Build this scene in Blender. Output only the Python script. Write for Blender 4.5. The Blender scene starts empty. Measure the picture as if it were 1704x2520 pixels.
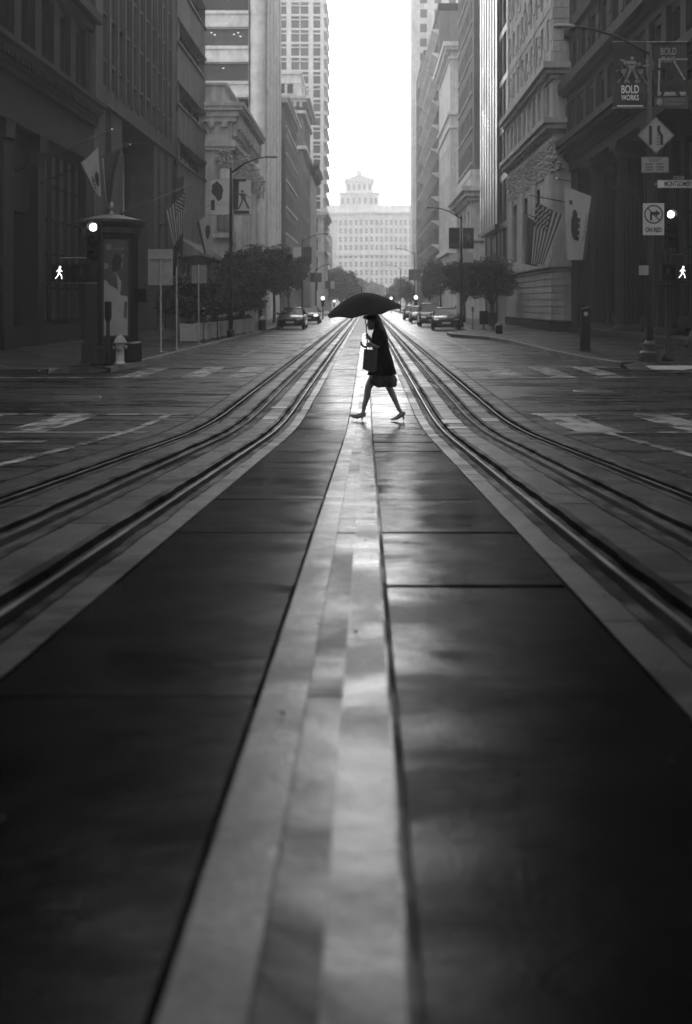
import bpy, math, random
from mathutils import Vector, Matrix, noise
random.seed(7)
R = math.radians
scene = bpy.context.scene
COL = scene.collection

# ------------------------------------------------------------------ camera
CAMZ = 1.75
cd = bpy.data.cameras.new('camera')
cam = bpy.data.objects.new('camera', cd)
COL.objects.link(cam)
cam.location = (0, 0, CAMZ)
cam.rotation_euler = (R(90), 0, 0)
cd.sensor_fit = 'AUTO'
cd.sensor_width = 36
cd.lens = 37.14
cd.shift_x = -0.0206
cd.shift_y = -0.2044
cd.clip_start = 0.05
cd.clip_end = 3000
cd.dof.use_dof = True
cd.dof.focus_distance = 15.5
cd.dof.aperture_fstop = 2.2
cd.dof.aperture_blades = 8
scene.camera = cam

# ------------------------------------------------------------------ sky, sun, exposure
SUN_EL, SUN_AZ = 13, 0          # veiled sun ahead, down the street (+Y)
w = bpy.data.worlds.new('World')
scene.world = w
w.use_nodes = True
nt = w.node_tree
nt.nodes.clear()
out = nt.nodes.new('ShaderNodeOutputWorld')
bg = nt.nodes.new('ShaderNodeBackground')
sky = nt.nodes.new('ShaderNodeTexSky')
sky.sky_type = 'NISHITA'
sky.sun_disc = False
sky.sun_elevation = R(SUN_EL)
sky.sun_rotation = R(SUN_AZ)
sky.air_density = 1.0
sky.dust_density = 7.0
sky.ozone_density = 1.0
bw = nt.nodes.new('ShaderNodeRGBToBW')
mul = nt.nodes.new('ShaderNodeMath'); mul.operation = 'MULTIPLY_ADD'
mul.inputs[1].default_value = 1.0      # an even cloud deck veils the clear-sky gradient
mul.inputs[2].default_value = 7.0
nt.links.new(sky.outputs[0], bw.inputs[0])
nt.links.new(bw.outputs[0], mul.inputs[0])
nt.links.new(mul.outputs[0], bg.inputs[0])
bg.inputs[1].default_value = 0.12
nt.links.new(bg.outputs[0], out.inputs[0])

sd = bpy.data.lights.new('sun', 'SUN')
sd.energy = 0.5
sd.angle = R(70)
sd.color = (1, 1, 1)
sun = bpy.data.objects.new('sun', sd)
COL.objects.link(sun)
sun.rotation_euler = (R(-(90 - SUN_EL)), 0, R(SUN_AZ))   # light travels back along -Y and down
sun.location = (0, 60, 90)

scene.view_settings.view_transform = 'Standard'
scene.view_settings.look = 'None'
scene.view_settings.exposure = 0.26
scene.view_settings.gamma = 1.0
scene.view_settings.use_curve_mapping = False
scene.render.engine = 'CYCLES'
scene.cycles.use_denoising = True
scene.cycles.max_bounces = 6
scene.cycles.volume_bounces = 2
scene.cycles.caustics_reflective = False
scene.cycles.caustics_refractive = False
scene.cycles.sample_clamp_indirect = 4.0

# ------------------------------------------------------------------ helpers
def gz(y):
    """height of the street's surface: a hill that eases out into the flat"""
    if y <= 12: return 0.967 - 0.0638 * y
    if y <= 16.9:
        t = y - 12
        return 0.2014 - 0.0638 * t + 0.0638 * t * t / 9.8
    if y <= 60: return 0.045 * (60 - y) / 43.1
    return -0.0007 * (y - 60)

def P(px, py, d):
    """world point from a distance and a bearing measured on the photograph"""
    return Vector(((px - 904) / 2600 * d, d, CAMZ + (745 - py) / 2600 * d))

MATS = {}
def mat(name, base, rough=0.8, var=0.2, scale=3.0, bump=0.0, bscale=None, metal=0.0, streak=0.0, rvar=0.0,
        stretch=(1, 1, 1), spec=0.5, emit=None, brick=None):
    if name in MATS: return MATS[name]
    m = bpy.data.materials.new(name)
    m.use_nodes = True
    n = m.node_tree; L = n.links
    p = n.nodes['Principled BSDF']
    p.inputs['Roughness'].default_value = rough
    p.inputs['Metallic'].default_value = metal
    p.inputs['Specular IOR Level'].default_value = spec
    if emit is not None:
        p.inputs['Base Color'].default_value = (base, base, base, 1)
        p.inputs['Emission Color'].default_value = (1, 1, 1, 1)
        p.inputs['Emission Strength'].default_value = emit
        MATS[name] = m
        return m
    tc = n.nodes.new('ShaderNodeTexCoord')
    geo = n.nodes.new('ShaderNodeNewGeometry')
    mp = n.nodes.new('ShaderNodeMapping')
    mp.inputs['Scale'].default_value = stretch
    L.new(geo.outputs['Position'], mp.inputs['Vector'])
    def nz(sc, det=6, vec=None, dist=0.0):
        t = n.nodes.new('ShaderNodeTexNoise')
        t.inputs['Scale'].default_value = sc
        t.inputs['Detail'].default_value = det
        t.inputs['Roughness'].default_value = 0.62
        t.inputs['Distortion'].default_value = dist
        L.new((vec or mp).outputs[0], t.inputs['Vector'])
        return t.outputs[0]
    def mr(src, a, b, lo=0.3, hi=0.7):
        t = n.nodes.new('ShaderNodeMapRange')
        t.inputs['From Min'].default_value = lo; t.inputs['From Max'].default_value = hi
        t.inputs['To Min'].default_value = a; t.inputs['To Max'].default_value = b
        L.new(src, t.inputs[0]); return t.outputs[0]
    def mm(op, a, b):
        t = n.nodes.new('ShaderNodeMath'); t.operation = op
        for i, v in enumerate((a, b)):
            if isinstance(v, (int, float)): t.inputs[i].default_value = v
            else: L.new(v, t.inputs[i])
        return t.outputs[0]
    v = mm('MULTIPLY', mr(nz(scale), 1 - var, 1 + var), mr(nz(scale * 0.17, 3), 1 - var * .7, 1 + var * .7))
    v = mm('MULTIPLY', v, mr(nz(scale * 9, 3), 1 - var * .4, 1 + var * .4))
    if streak:
        ms = n.nodes.new('ShaderNodeMapping'); ms.inputs['Scale'].default_value = (2.6, 2.6, 0.12)
        L.new(geo.outputs['Position'], ms.inputs['Vector'])
        v = mm('MULTIPLY', v, mr(nz(1.0, 5, ms), 1 - streak, 1.0 + streak * .3, 0.35, 0.65))
    if brick:
        b = n.nodes.new('ShaderNodeTexBrick')
        b.inputs['Scale'].default_value = brick[0]
        b.inputs['Mortar Size'].default_value = brick[1]
        b.inputs['Color1'].default_value = (1, 1, 1, 1)
        b.inputs['Color2'].default_value = (.82, .82, .82, 1)
        b.inputs['Mortar'].default_value = (.6, .6, .6, 1)
        L.new(geo.outputs['Position'], b.inputs['Vector'])
        v = mm('MULTIPLY', v, b.outputs[0])
    v = mm('MULTIPLY', v, base)
    L.new(v, p.inputs['Base Color'])
    if rvar:
        r = mr(nz(scale * .45, 6, None, .4), rough - rvar, rough + rvar, 0.36, 0.64)
        L.new(r, p.inputs['Roughness'])
    if bump:
        bn = n.nodes.new('ShaderNodeBump')
        bn.inputs['Strength'].default_value = 1.0
        bn.inputs['Distance'].default_value = bump
        L.new(nz(bscale or scale * 6, 5), bn.inputs['Height'])
        L.new(bn.outputs[0], p.inputs['Normal'])
    MATS[name] = m
    return m

def wetmat(name, base, r0=0.12, r1=0.5, sx=0.55, sy=1.6, grain=0.0022, gscale=60, var=.25, worn=None, big=.25, spec=.25):
    """rain-wet paving: film of water where the surface dips, rough where the grit stands proud"""
    if name in MATS: return MATS[name]
    m = bpy.data.materials.new(name); m.use_nodes = True
    n = m.node_tree; L = n.links; p = n.nodes['Principled BSDF']
    p.inputs['Specular IOR Level'].default_value = spec
    geo = n.nodes.new('ShaderNodeNewGeometry')
    def mapn(s):
        t = n.nodes.new('ShaderNodeMapping'); t.inputs['Scale'].default_value = s
        L.new(geo.outputs['Position'], t.inputs['Vector']); return t.outputs[0]
    def nz(vec, sc, det=6, dist=0.0, rg=.6):
        t = n.nodes.new('ShaderNodeTexNoise')
        t.inputs['Scale'].default_value = sc; t.inputs['Detail'].default_value = det
        t.inputs['Roughness'].default_value = rg; t.inputs['Distortion'].default_value = dist
        L.new(vec, t.inputs['Vector']); return t.outputs[0]
    def mr(src, lo, hi, a, b):
        t = n.nodes.new('ShaderNodeMapRange'); t.inputs['From Min'].default_value = lo
        t.inputs['From Max'].default_value = hi; t.inputs['To Min'].default_value = a; t.inputs['To Max'].default_value = b
        L.new(src, t.inputs[0]); return t.outputs[0]
    def mm(op, a, b):
        t = n.nodes.new('ShaderNodeMath'); t.operation = op
        for i, v in enumerate((a, b)):
            if isinstance(v, (int, float)): t.inputs[i].default_value = v
            else: L.new(v, t.inputs[i])
        return t.outputs[0]
    st = mapn((sx, sy, 1)); iso = mapn((1, 1, 1))
    wet = nz(st, 1.3, 8, 0.5, .65)               # where the water film lies
    patch = nz(mapn((big, big * 1.6, 1)), 1.0, 4, .3)
    fine = nz(iso, gscale, 3)
    wv = mm('ADD', mm('MULTIPLY', wet, .7), mm('MULTIPLY', patch, .3))
    rough = mr(wv, .40, .60, r0, r1)
    oi = n.nodes.new('ShaderNodeObjectInfo')          # each slab was cast and has worn apart from its neighbours
    L.new(mm('MULTIPLY', mr(wv, .44, .60, spec * 1.6, spec * .3), mr(oi.outputs['Random'], 0, 1, .75, 1.3)), p.inputs['Specular IOR Level'])
    L.new(rough, p.inputs['Roughness'])
    col = mm('MULTIPLY', mr(nz(iso, 2.2, 8), .3, .7, 1 - var, 1 + var), mr(fine, .3, .7, .8, 1.2))
    col = mm('MULTIPLY', col, mr(wv, .42, .6, .7, 1.15))
    if worn:
        wn = nz(mapn((1, .35, 1)), worn[1], 8, .2, .7)
        k = mr(wn, worn[2], worn[2] + .07, 1.0, worn[0] / base)
        col = mm('MULTIPLY', col, k)
    L.new(mm('MULTIPLY', col, base), p.inputs['Base Color'])
    b1 = n.nodes.new('ShaderNodeBump'); b1.inputs['Distance'].default_value = grain
    L.new(mm('MULTIPLY', fine, mr(wv, .42, .6, .25, 1.0)), b1.inputs['Height'])
    b2 = n.nodes.new('ShaderNodeBump'); b2.inputs['Distance'].default_value = 0.009
    L.new(nz(mapn((.8, 1.6, 1)), 1.4, 4), b2.inputs['Height'])
    L.new(b1.outputs[0], b2.inputs['Normal'])
    L.new(b2.outputs[0], p.inputs['Normal'])
    MATS[name] = m
    return m

class MB:
    def __init__(s): s.v = []; s.f = []; s.m = []; s.sm = []
    def add(s, vs, fs, m=0, smooth=False):
        o = len(s.v); s.v += [tuple(v) for v in vs]
        for f in fs:
            s.f.append([i + o for i in f]); s.m.append(m); s.sm.append(smooth)
    def quad(s, a, b, c, d, m=0): s.add([a, b, c, d], [(0, 1, 2, 3)], m)
    def box(s, x0, x1, y0, y1, z0, z1, m=0):
        if x0 > x1: x0, x1 = x1, x0
        if y0 > y1: y0, y1 = y1, y0
        if z0 > z1: z0, z1 = z1, z0
        s.add([(x0,y0,z0),(x1,y0,z0),(x1,y1,z0),(x0,y1,z0),(x0,y0,z1),(x1,y0,z1),(x1,y1,z1),(x0,y1,z1)],
              [(3,2,1,0),(4,5,6,7),(0,1,5,4),(1,2,6,5),(2,3,7,6),(3,0,4,7)], m)
        return s
    def tube(s, pts, rad, n=8, m=0, cap=True, sq=None):
        pts = [Vector(p) for p in pts]
        if isinstance(rad, (int, float)): rad = [rad] * len(pts)
        rings = []
        up = Vector((0, 1, 0.01)).normalized()
        vs = []
        for i, p in enumerate(pts):
            a = pts[max(i - 1, 0)]; b = pts[min(i + 1, len(pts) - 1)]
            t = (b - a).normalized()
            if i == 0:
                ref = Vector((0, 1, 0)) if abs(t.y) < .9 else Vector((1, 0, 0))
                u = t.cross(ref).normalized()
            else:
                u = (u - t * u.dot(t)).normalized()
            w = t.cross(u)
            r = rad[i]; r2 = r if sq is None else r * (sq[i] if isinstance(sq, (list, tuple)) else sq)
            for k in range(n):
                an = 2 * math.pi * k / n
                vs.append(p + u * (r * math.cos(an)) + w * (r2 * math.sin(an)))
        fs = []
        for i in range(len(pts) - 1):
            for k in range(n):
                k2 = (k + 1) % n
                fs.append((i*n+k, i*n+k2, (i+1)*n+k2, (i+1)*n+k))
        s.add(vs, fs, m, True)
        if cap:
            o = len(s.v) - len(vs)
            s.f.append([o + k for k in range(n)][::-1]); s.m.append(m); s.sm.append(False)
            s.f.append([o + (len(pts)-1)*n + k for k in range(n)]); s.m.append(m); s.sm.append(False)
        return s
    def lathe(s, c, prof, n=16, m=0, ang=0.0, smooth=True, axis='z'):
        vs = []
        for (r, h) in prof:
            for k in range(n):
                a = ang + 2 * math.pi * k / n
                if axis == 'z': vs.append((c[0] + r*math.cos(a), c[1] + r*math.sin(a), c[2] + h))
                elif axis == 'y': vs.append((c[0] + r*math.cos(a), c[1] + h, c[2] + r*math.sin(a)))
                else: vs.append((c[0] + h, c[1] + r*math.cos(a), c[2] + r*math.sin(a)))
        fs = []
        for i in range(len(prof) - 1):
            for k in range(n):
                k2 = (k + 1) % n
                fs.append((i*n+k, i*n+k2, (i+1)*n+k2, (i+1)*n+k))
        s.add(vs, fs, m, smooth)
        o = len(s.v) - len(vs)
        s.f.append([o + k for k in range(n)][::-1]); s.m.append(m); s.sm.append(False)
        s.f.append([o + (len(prof)-1)*n + k for k in range(n)]); s.m.append(m); s.sm.append(False)
        return s
    def poly(s, pts, y, m=0, thick=0.0):
        """flat polygon in x,z facing -y, optional thickness behind it"""
        n = len(pts)
        if thick:
            vs = [(x, y, z) for x, z in pts] + [(x, y + thick, z) for x, z in pts]
            s.add(vs, [tuple(range(n)), tuple(range(n, 2*n))[::-1]] + [(i, i+n, (i+1) % n + n, (i+1) % n) for i in range(n)], m)
        else: s.add([(x, y, z) for x, z in pts], [tuple(range(n))], m)
        return s
    def prism(s, pts, z0, z1, m=0):
        n = len(pts)
        vs = [(x, y, z0) for x, y in pts] + [(x, y, z1) for x, y in pts]
        s.add(vs, [tuple(range(n))[::-1], tuple(range(n, 2*n))] + [(i, (i+1) % n, (i+1) % n + n, i+n) for i in range(n)], m)
        return s
    def mesh(s, name, mats, off=(0, 0, 0)):
        me = bpy.data.meshes.new(name)
        me.from_pydata([(a - off[0], b - off[1], c - off[2]) for a, b, c in s.v], [], s.f)
        for mt in (mats if isinstance(mats, (list, tuple)) else [mats]): me.materials.append(mt)
        me.polygons.foreach_set('material_index', s.m)
        me.polygons.foreach_set('use_smooth', s.sm)
        me.update()
        return me
    def build(s, name, mats, parent=None, world=True, fix=False):
        off = gloc(parent) if (parent and world) else (0, 0, 0)
        me = s.mesh(name, mats, off)
        if fix:
            import bmesh
            b = bmesh.new(); b.from_mesh(me)
            bmesh.ops.recalc_face_normals(b, faces=b.faces); b.to_mesh(me); b.free()
        return link(name, me, parent)

def gloc(o):
    v = Vector((0, 0, 0))
    while o is not None:
        v = v + o.location; o = o.parent
    return v

def link(name, data, parent=None, loc=None):
    o = bpy.data.objects.new(name, data)
    COL.objects.link(o)
    if parent: o.parent = parent
    if loc is not None: o.location = loc
    return o

def tag(o, label=None, cat=None, group=None, kind=None):
    if label: o['label'] = label
    if cat: o['category'] = cat
    if group: o['group'] = group
    if kind: o['kind'] = kind
    return o

def thing(name, label, cat, loc=(0, 0, 0), group=None, rz=0):
    o = link(name, None)
    o.location = loc; o.rotation_euler = (0, 0, rz)
    o.empty_display_size = .2
    return tag(o, label, cat, group)

def copytree(o, parent=None):
    c = o.copy(); COL.objects.link(c)
    if parent: c.parent = parent
    for ch in list(o.children): copytree(ch, c)
    return c

def text(body, parent, loc, size, m, xs=1.0, name='lettering', rz=0, align='CENTER', thick=.002, spacing=1.0, offset=0.0):
    c = bpy.data.curves.new(name, 'FONT')
    c.body = body; c.size = size; c.align_x = align; c.align_y = 'CENTER'
    c.extrude = thick; c.space_character = spacing; c.offset = offset
    c.materials.append(m)
    tmp = bpy.data.objects.new('tmp', c); COL.objects.link(tmp)
    bpy.context.view_layer.update()
    me = bpy.data.meshes.new_from_object(tmp.evaluated_get(bpy.context.evaluated_depsgraph_get()))
    bpy.data.objects.remove(tmp); bpy.data.curves.remove(c); me.name = name
    o = link(name, me, parent)
    o.location = Vector(loc) - gloc(parent)
    o.rotation_euler = (R(90), 0, rz)
    o.scale = (xs, 1, 1)
    return o

def clothmat(name, base, tr=.5):
    """thin woven cloth that lets light through"""
    m = mat(name, base, .8, .12, 4)
    n = m.node_tree; p = n.nodes['Principled BSDF']; o = [q for q in n.nodes if q.type == 'OUTPUT_MATERIAL'][0]
    t = n.nodes.new('ShaderNodeBsdfTranslucent'); x = n.nodes.new('ShaderNodeMixShader')
    x.inputs[0].default_value = tr; t.inputs[0].default_value = (base, base, base, 1)
    n.links.new(p.outputs[0], x.inputs[1]); n.links.new(t.outputs[0], x.inputs[2]); n.links.new(x.outputs[0], o.inputs[0])
    return m

# ------------------------------------------------------------------ materials
DARKMETAL = mat('dark_metal', .02, .55, .2, 8, bump=.001)
BLACKPAINT = mat('black_paint', .012, .6, .2, 5, spec=.2)
GREYMETAL = mat('galvanised_metal', .22, .45, .2, 8, metal=.6)
SIGNBACK = mat('sign_back', .3, .5, .15, 6, metal=.3)
SIGNFACE = mat('sign_face', .5, .5, .12, 9)
SIGNAMBER = mat('sign_orange', .28, .5, .12, 9)
SIGNBLACK = mat('sign_black', .015, .5, .1, 9)
WHITEINK = mat('white_ink', .75, .6, .08, 9)
STEEL = mat('rail_steel', .16, .36, .2, 4, metal=1.0, rvar=.08)
GLASS = mat('window_glass', .02, .07, .2, .6, spec=.6)
GLASSD = mat('matt_dark_glass', .015, .35, .3, .8, spec=.15)  # darker, rougher glass with weak reflections
GLASSF = mat('haze_paled_glass', .33, .4, .3, .3, spec=.3)  # distant haze is put into this pale glass colour
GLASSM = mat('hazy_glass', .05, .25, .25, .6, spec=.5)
LIT = mat('lit_signal', .8, .5, emit=4.0)
LITW = mat('lit_walk', .8, .5, emit=2.2)
CEIL = mat('ceiling_lamp', .8, .5, emit=1.6)
HEADL = mat('lit_headlamp', .8, .3, emit=3.0)
CHROME = mat('chrome', .6, .15, .1, 4, metal=1.0)
RUBBER = mat('rubber', .02, .7, .2, 12)
SKIN = mat('skin', .26, .5, .08, 20)
BARK = mat('bark', .05, .9, .3, 8, bump=.02)
LEAF = mat('leaves', .04, .6, .45, 2.5)
LEAF2 = mat('leaves_pale', .075, .55, .4, 2.5)
# ------------------------------------------------------------------ ground, road, tracks
XC = -0.10
ASPHALT = wetmat('wet_asphalt', .010, .18, .42, .35, 1.5, .0055, 70, .3, spec=.4)
CONC = wetmat('wet_concrete', .004, .08, .24, .8, 1.5, .0014, 110, .4, spec=.03)
CONCB = wetmat('wet_concrete_band', .013, .2, .38, 1.0, .9, .0015, 60, .2, spec=.11)
CONCT = wetmat('wet_concrete_track', .014, .28, .5, .8, 1.5, .005, 75, .35, spec=.16)
INFILL = wetmat('dark_infill', .008, .5, .8, 1, 1.5, .008, 50, .3, spec=.12)
SEAL = wetmat('joint_sealant', .008, .45, .7, 1, 1, .002, 50, .3)
PAINT = wetmat('worn_white_paint', .24, .2, .45, .5, 1.6, .002, 60, .3, worn=(.03, 4.0, .49))
YELLOW = wetmat('worn_yellow_paint', .085, .18, .36, 1.0, 1.0, .0012, 60, .3, spec=.1, worn=(.03, 3.4, .60))
KERB = wetmat('wet_kerb_granite', .16, .3, .5, 1, 1, .003, 50, .3)
KERBD = wetmat('wet_kerb_dark', .035, .3, .5, 1, 1, .003, 50, .3)
WALK = wetmat('wet_sidewalk', .018, .3, .55, .6, 1.2, .002, 50, .35, spec=.15)
TACTILE = wetmat('tactile_paving', .4, .35, .55, 1, 1, .003, 40, .2)

def ysteps(y0, y1):
    ys = [y0]
    while ys[-1] < y1 - 1e-6:
        y = ys[-1]
        d = .35 if y < 9 else (.5 if y < 20 else (1.5 if y < 40 else (5 if y < 100 else 40)))
        ys.append(min(y + d, y1))
    return ys

def ribbon(mb, xa, xb, y0, y1, h, wob=0.0, tilt=0.0, *,  skirt=0.02, m=0, ws=2.3, fine=False):
    ys = ysteps(y0, y1)
    if fine:
        ys = [y0]
        while ys[-1] < y1 - 1e-6:
            ys.append(min(ys[-1] + (.12 if ys[-1] < 8 else (.3 if ys[-1] < 25 else 2.0)), y1))
    vs = []
    for y in ys:
        a = xa + (noise.noise(Vector((xa * 9, y * ws, 1.0))) + .5 * noise.noise(Vector((xa * 9, y * ws * 4, 5.0)))) * wob
        b = xb + (noise.noise(Vector((xb * 9, y * ws, 7.0))) + .5 * noise.noise(Vector((xb * 9, y * ws * 4, 3.0)))) * wob
        z = gz(y) + h + tilt * ((y - y0) / (y1 - y0) - .5)
        vs += [(a, y, z), (b, y, z), (a, y, z - skirt), (b, y, z - skirt)]
    fs = []
    n = len(ys)
    for i in range(n - 1):
        o = i * 4; p = o + 4
        fs.append((o, o+1, p+1, p))
        if skirt:
            fs.append((o, p, p+2, o+2)); fs.append((o+1, o+3, p+3, p+1))
    if skirt:
        fs.append((0, 2, 3, 1)); e = (n-1)*4; fs.append((e, e+1, e+3, e+2))
    mb.add(vs, fs, m)
    return mb

# the asphalt sheet: everything else lies on it
def sheet(name, x0, x1, y0, y1, h, m, nx=1):
    mb = MB(); ys = ysteps(y0, y1); xs = [x0 + (x1 - x0) * i / nx for i in range(nx + 1)]
    vs = [(x, y, gz(y) + h) for y in ys for x in xs]
    k = nx + 1
    fs = [(j*k+i, j*k+i+1, (j+1)*k+i+1, (j+1)*k+i) for j in range(len(ys)-1) for i in range(nx)]
    mb.add(vs, fs)
    return mb.build(name, m)
GROUND = sheet('ground', -900, 900, -90, 2500, -.42, mat('soil', .08, .9, .3, .4)); tag(GROUND, kind='structure')
mb = MB()
def roadpart(x0, x1, y0, y1, h=0):
    ys = ysteps(y0, y1)
    vs = [(x, y, gz(y) + h) for y in ys for x in (x0, x1)]
    mb.add(vs, [(2*i, 2*i+1, 2*i+3, 2*i+2) for i in range(len(ys)-1)])
TL, TR = XC - 2.46, XC + 2.46
roadpart(-60, TL, -40, 620); roadpart(TR, 60, -40, 620)
ROAD = tag(mb.build('road', ASPHALT), kind='structure')
mb = MB(); roadpart(TL, TR, -40, 620, -.04)
TRACK = tag(mb.build('cable_car_track', SEAL), kind='structure')

# concrete slabs between the tracks, one object each as far as they can be told apart
JY = [-3.9, -2.6, -1.3, -.05, 1.2, 2.54, 3.83, 5.08, 6.38, 7.66, 8.95, 10.2]
while JY[-1] < 30: JY.append(JY[-1] + 1.3)
FAR = [JY[-1] + 5 * i for i in range(1, 30)]
def slabs(x0, x1, name, m, joints, gap=.012, hv=.003, ph=0):
    for i in range(len(joints) - 1):
        a, b = joints[i] + gap / 2, joints[i+1] - gap / 2
        k = MB(); ribbon(k, x0, x1, a, b, .0 + hv * noise.noise(Vector((i * 3.1 + ph, x0, 0))), 0.0, (.007 if a < 32 and name == 'slab' else 0) * noise.noise(Vector((i * 1.7 + ph, 9.1, x0))) * 3.6, skirt=.03)
        k.build(name, m, TRACK)
slabs(XC - .155, XC + .155, 'band_slab', CONCB, [JY[i] for i in range(0, len(JY))] + FAR[:6], .007)
slabs(XC - .82, XC - .170, 'slab', CONC, JY + FAR[:6], .022, .008, 3)
slabs(XC + .173, XC + .82, 'slab', CONC, JY + FAR[:6], .022, .008, 8)
k = MB()
for xa, xb in ((-.155, .155), (-.82, -.17), (.173, .82)): ribbon(k, XC + xa, XC + xb, FAR[5], 600, 0, 0, skirt=.01)
tag(k.build('far_slab', CONC, TRACK), kind='stuff')
for s in (-1, 1):
    def X(a, b): return (XC - b, XC - a) if s < 0 else (XC + a, XC + b)
    J2 = [-4 + s * .4 + 2.3 * i for i in range(22)]
    slabs(*X(.832, .968), 'edge_slab', CONCT, J2 + [80, 600], .006, .002, 2 + s)
    slabs(*X(1.198, 1.437), 'panel', CONCT, [y + .6 for y in J2] + [80, 600], .014, .003, 4 + s)
    slabs(*X(1.743, 1.982), 'panel', CONCT, [y + 1.3 for y in J2] + [80, 600], .014, .003, 6 + s)
    slabs(*X(2.193, 2.44), 'edge_slab', CONCT, [y + .2 for y in J2] + [80, 600], .008, .002, 9 + s)
    # ragged asphalt infill beside rails and slot, rails proud in it
    for a, b in ((.96, 1.053), (1.079, 1.205), (1.43, 1.572), (1.60, 1.75), (1.975, 2.066), (2.092, 2.2)):
        lo = a if a in (.96, 1.43, 1.975) else b - .035
        hi = lo + .035
        k = MB(); ribbon(k, *X(lo - .008, hi + .004), -4, 60, .005, .014, skirt=.04, fine=True); ribbon(k, *X(lo, hi), 60.05, 600, .004, 0, skirt=.03)
        k.build('infill', INFILL, TRACK)
        k = MB(); ribbon(k, *X(a, b), -4, 600, -.024 if 1.4 < a < 1.8 else -.034, 0, skirt=.01); k.build('groove', INFILL, TRACK)
    for a, b, g in ((1.054, 1.076, 1), (2.067, 2.089, 1), (1.573, 1.582, 0), (1.590, 1.599, 0)):
        k = MB(); ribbon(k, *X(a, b), -4, 600, .0085, 0, skirt=.05)
        k.build('rail' if g else 'slot_rail', STEEL, TRACK)
# metal plates and small covers set across the track
for (x0, x1, y, ln) in ((1.16, 1.42, 14.6, .55), (1.75, 1.98, 14.9, .5), (1.16, 1.42, 13.7, .3), (-1.42, -1.2, 15.2, .5), (-1.45, -1.2, 17.0, .25)):
    k = MB(); ribbon(k, XC + x0, XC + x1, y, y + ln, .008, 0, skirt=.02)
    k.build('cover_plate', mat('cover_plate', .25, .3, .2, 6, metal=.7), TRACK)

# painted markings lie 4 mm above the paving
def mark(x0, x1, y0, y1, m, h=.007, slant=0.0, fade=None, parent=ROAD):
    n = max(2, int((y1 - y0) / .5) + 1)
    k = MB(); vs = []
    for i in range(n + 1):
        y = y0 + (y1 - y0) * i / n; dx = slant * (i / n)
        vs += [(x0 + dx, y, gz(y) + h), (x1 + dx, y, gz(y) + h)]
    k.add(vs, [(2*i, 2*i+1, 2*i+3, 2*i+2) for i in range(n)])
    return k.build('road_marking', m, parent)
mark(XC - .15, XC - .043, -1.5, 60, YELLOW, .009, parent=TRACK)
mark(XC + .042, XC + .148, -1.5, 60, YELLOW, .009, parent=TRACK)
# lane lines beside the tracks on the near side
mark(-3.06, -2.94, -3, 15.9, PAINT); mark(2.90, 3.02, -3, 13.2, PAINT)
# near crosswalk
for x0, x1 in ((-16, -2.72), (2.50, 16)):
    mark(x0, x1, 15.95, 16.17, PAINT); mark(x0, x1, 13.0, 13.16, PAINT)
for x in (-4.62, -6.02, -7.42, -8.82, -10.2): mark(x, x + .6, 13.17, 15.94, PAINT, slant=-.04)
for x in (2.62, 4.04, 5.44, 6.84, 8.24): mark(x, x + .58, 13.17, 15.94, PAINT, slant=-.06)
mark(-16, -3.5, 11.3, 11.62, PAINT)
mark(3.9, 16, 12.45, 12.56, PAINT)
# far crosswalk
for x0, x1 in ((-6.0, -2.7), (2.5, 6.6)):
    mark(x0, x1, 28.0, 28.25, PAINT); mark(x0, x1, 24.0, 24.2, PAINT)
mark(-16, -6.1, 24.0, 24.2, PAINT)
for x in (-5.7, -4.3, -3.2): mark(x, x + .55, 24.21, 27.99, PAINT)
for x in (3.1, 4.25, 5.4): mark(x, x + .55, 24.21, 27.99, PAINT)
mark(-4.1, -3.98, 34, 56, PAINT); mark(3.7, 3.82, 34, 52, PAINT)
# round covers
for x, y, r in ((4.4, 20.4, .42), (-5.2, 19.0, .42), (3.6, 36, .35), (4.6, 11.0, .3)):
    k = MB(); k.lathe((x, y, gz(y) + .002), [(r, -.02), (r, .006), (r*.93, .008), (0.01, .008)], 20)
    tag(k.build('manhole_cover', mat('cast_iron', .05, .35, .3, 8, bump=.004, metal=.6)), None)
    o = COL.objects[-1]; o.parent = ROAD; o.matrix_parent_inverse = Matrix()

# sidewalks and kerbs
def sidewalk(name, pts, kerb, top=.165, ramp=None):
    """pts: outline; kerb: open polyline along the street edge, stones laid on it"""
    k = MB(); k.prism(pts, -.05, top)
    o = tag(k.build(name, WALK), kind='structure')
    for i in range(len(kerb) - 1):
        a = Vector(kerb[i]); b = Vector(kerb[i+1]); L_ = (b - a).length
        n = max(1, int(L_ / (2.0 if a.y < 60 else 12)))
        for j in range(n):
            p = a.lerp(b, j / n); q = a.lerp(b, (j + 1) / n)
            t = (q - p).normalized(); nrm = Vector((-t.y, t.x)) * .16
            if Vector(pts[0]).x > 0: nrm = -nrm
            p2 = p + t * .006; q2 = q - t * .006
            e = .02 * noise.noise(Vector((p.x, p.y, 0)))
            st = MB(); st.prism([(p2.x - nrm.x*.06, p2.y - nrm.y*.06), (q2.x - nrm.x*.06, q2.y - nrm.y*.06), (q2.x + nrm.x, q2.y + nrm.y), (p2.x + nrm.x, p2.y + nrm.y)], -.06, top + .004 + e*.2)
            st.build('kerb_stone', [KERB], o, fix=True)
    return o
LK = [(-6.3, 25.95), (-6.2, 28), (-6.15, 31), (-6.05, 45), (-5.95, 70), (-5.9, 520)]
LS = sidewalk('left_sidewalk', [(-60, 25.4), (-8.0, 25.4), (-7.5, 25.8), (-6.9, 26.0)] + LK + [(-14, 520), (-60, 520)],
              LK)
SC = [(-7.6, 25.25), (-60, 25.25)]
k = MB()
for j in range(26):
    x = -7.65 - j * 2
    k = MB(); k.box(x - 1.99, x, 25.2, 25.39, -.05, .165); k.build('kerb_stone', KERBD, LS)
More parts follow.
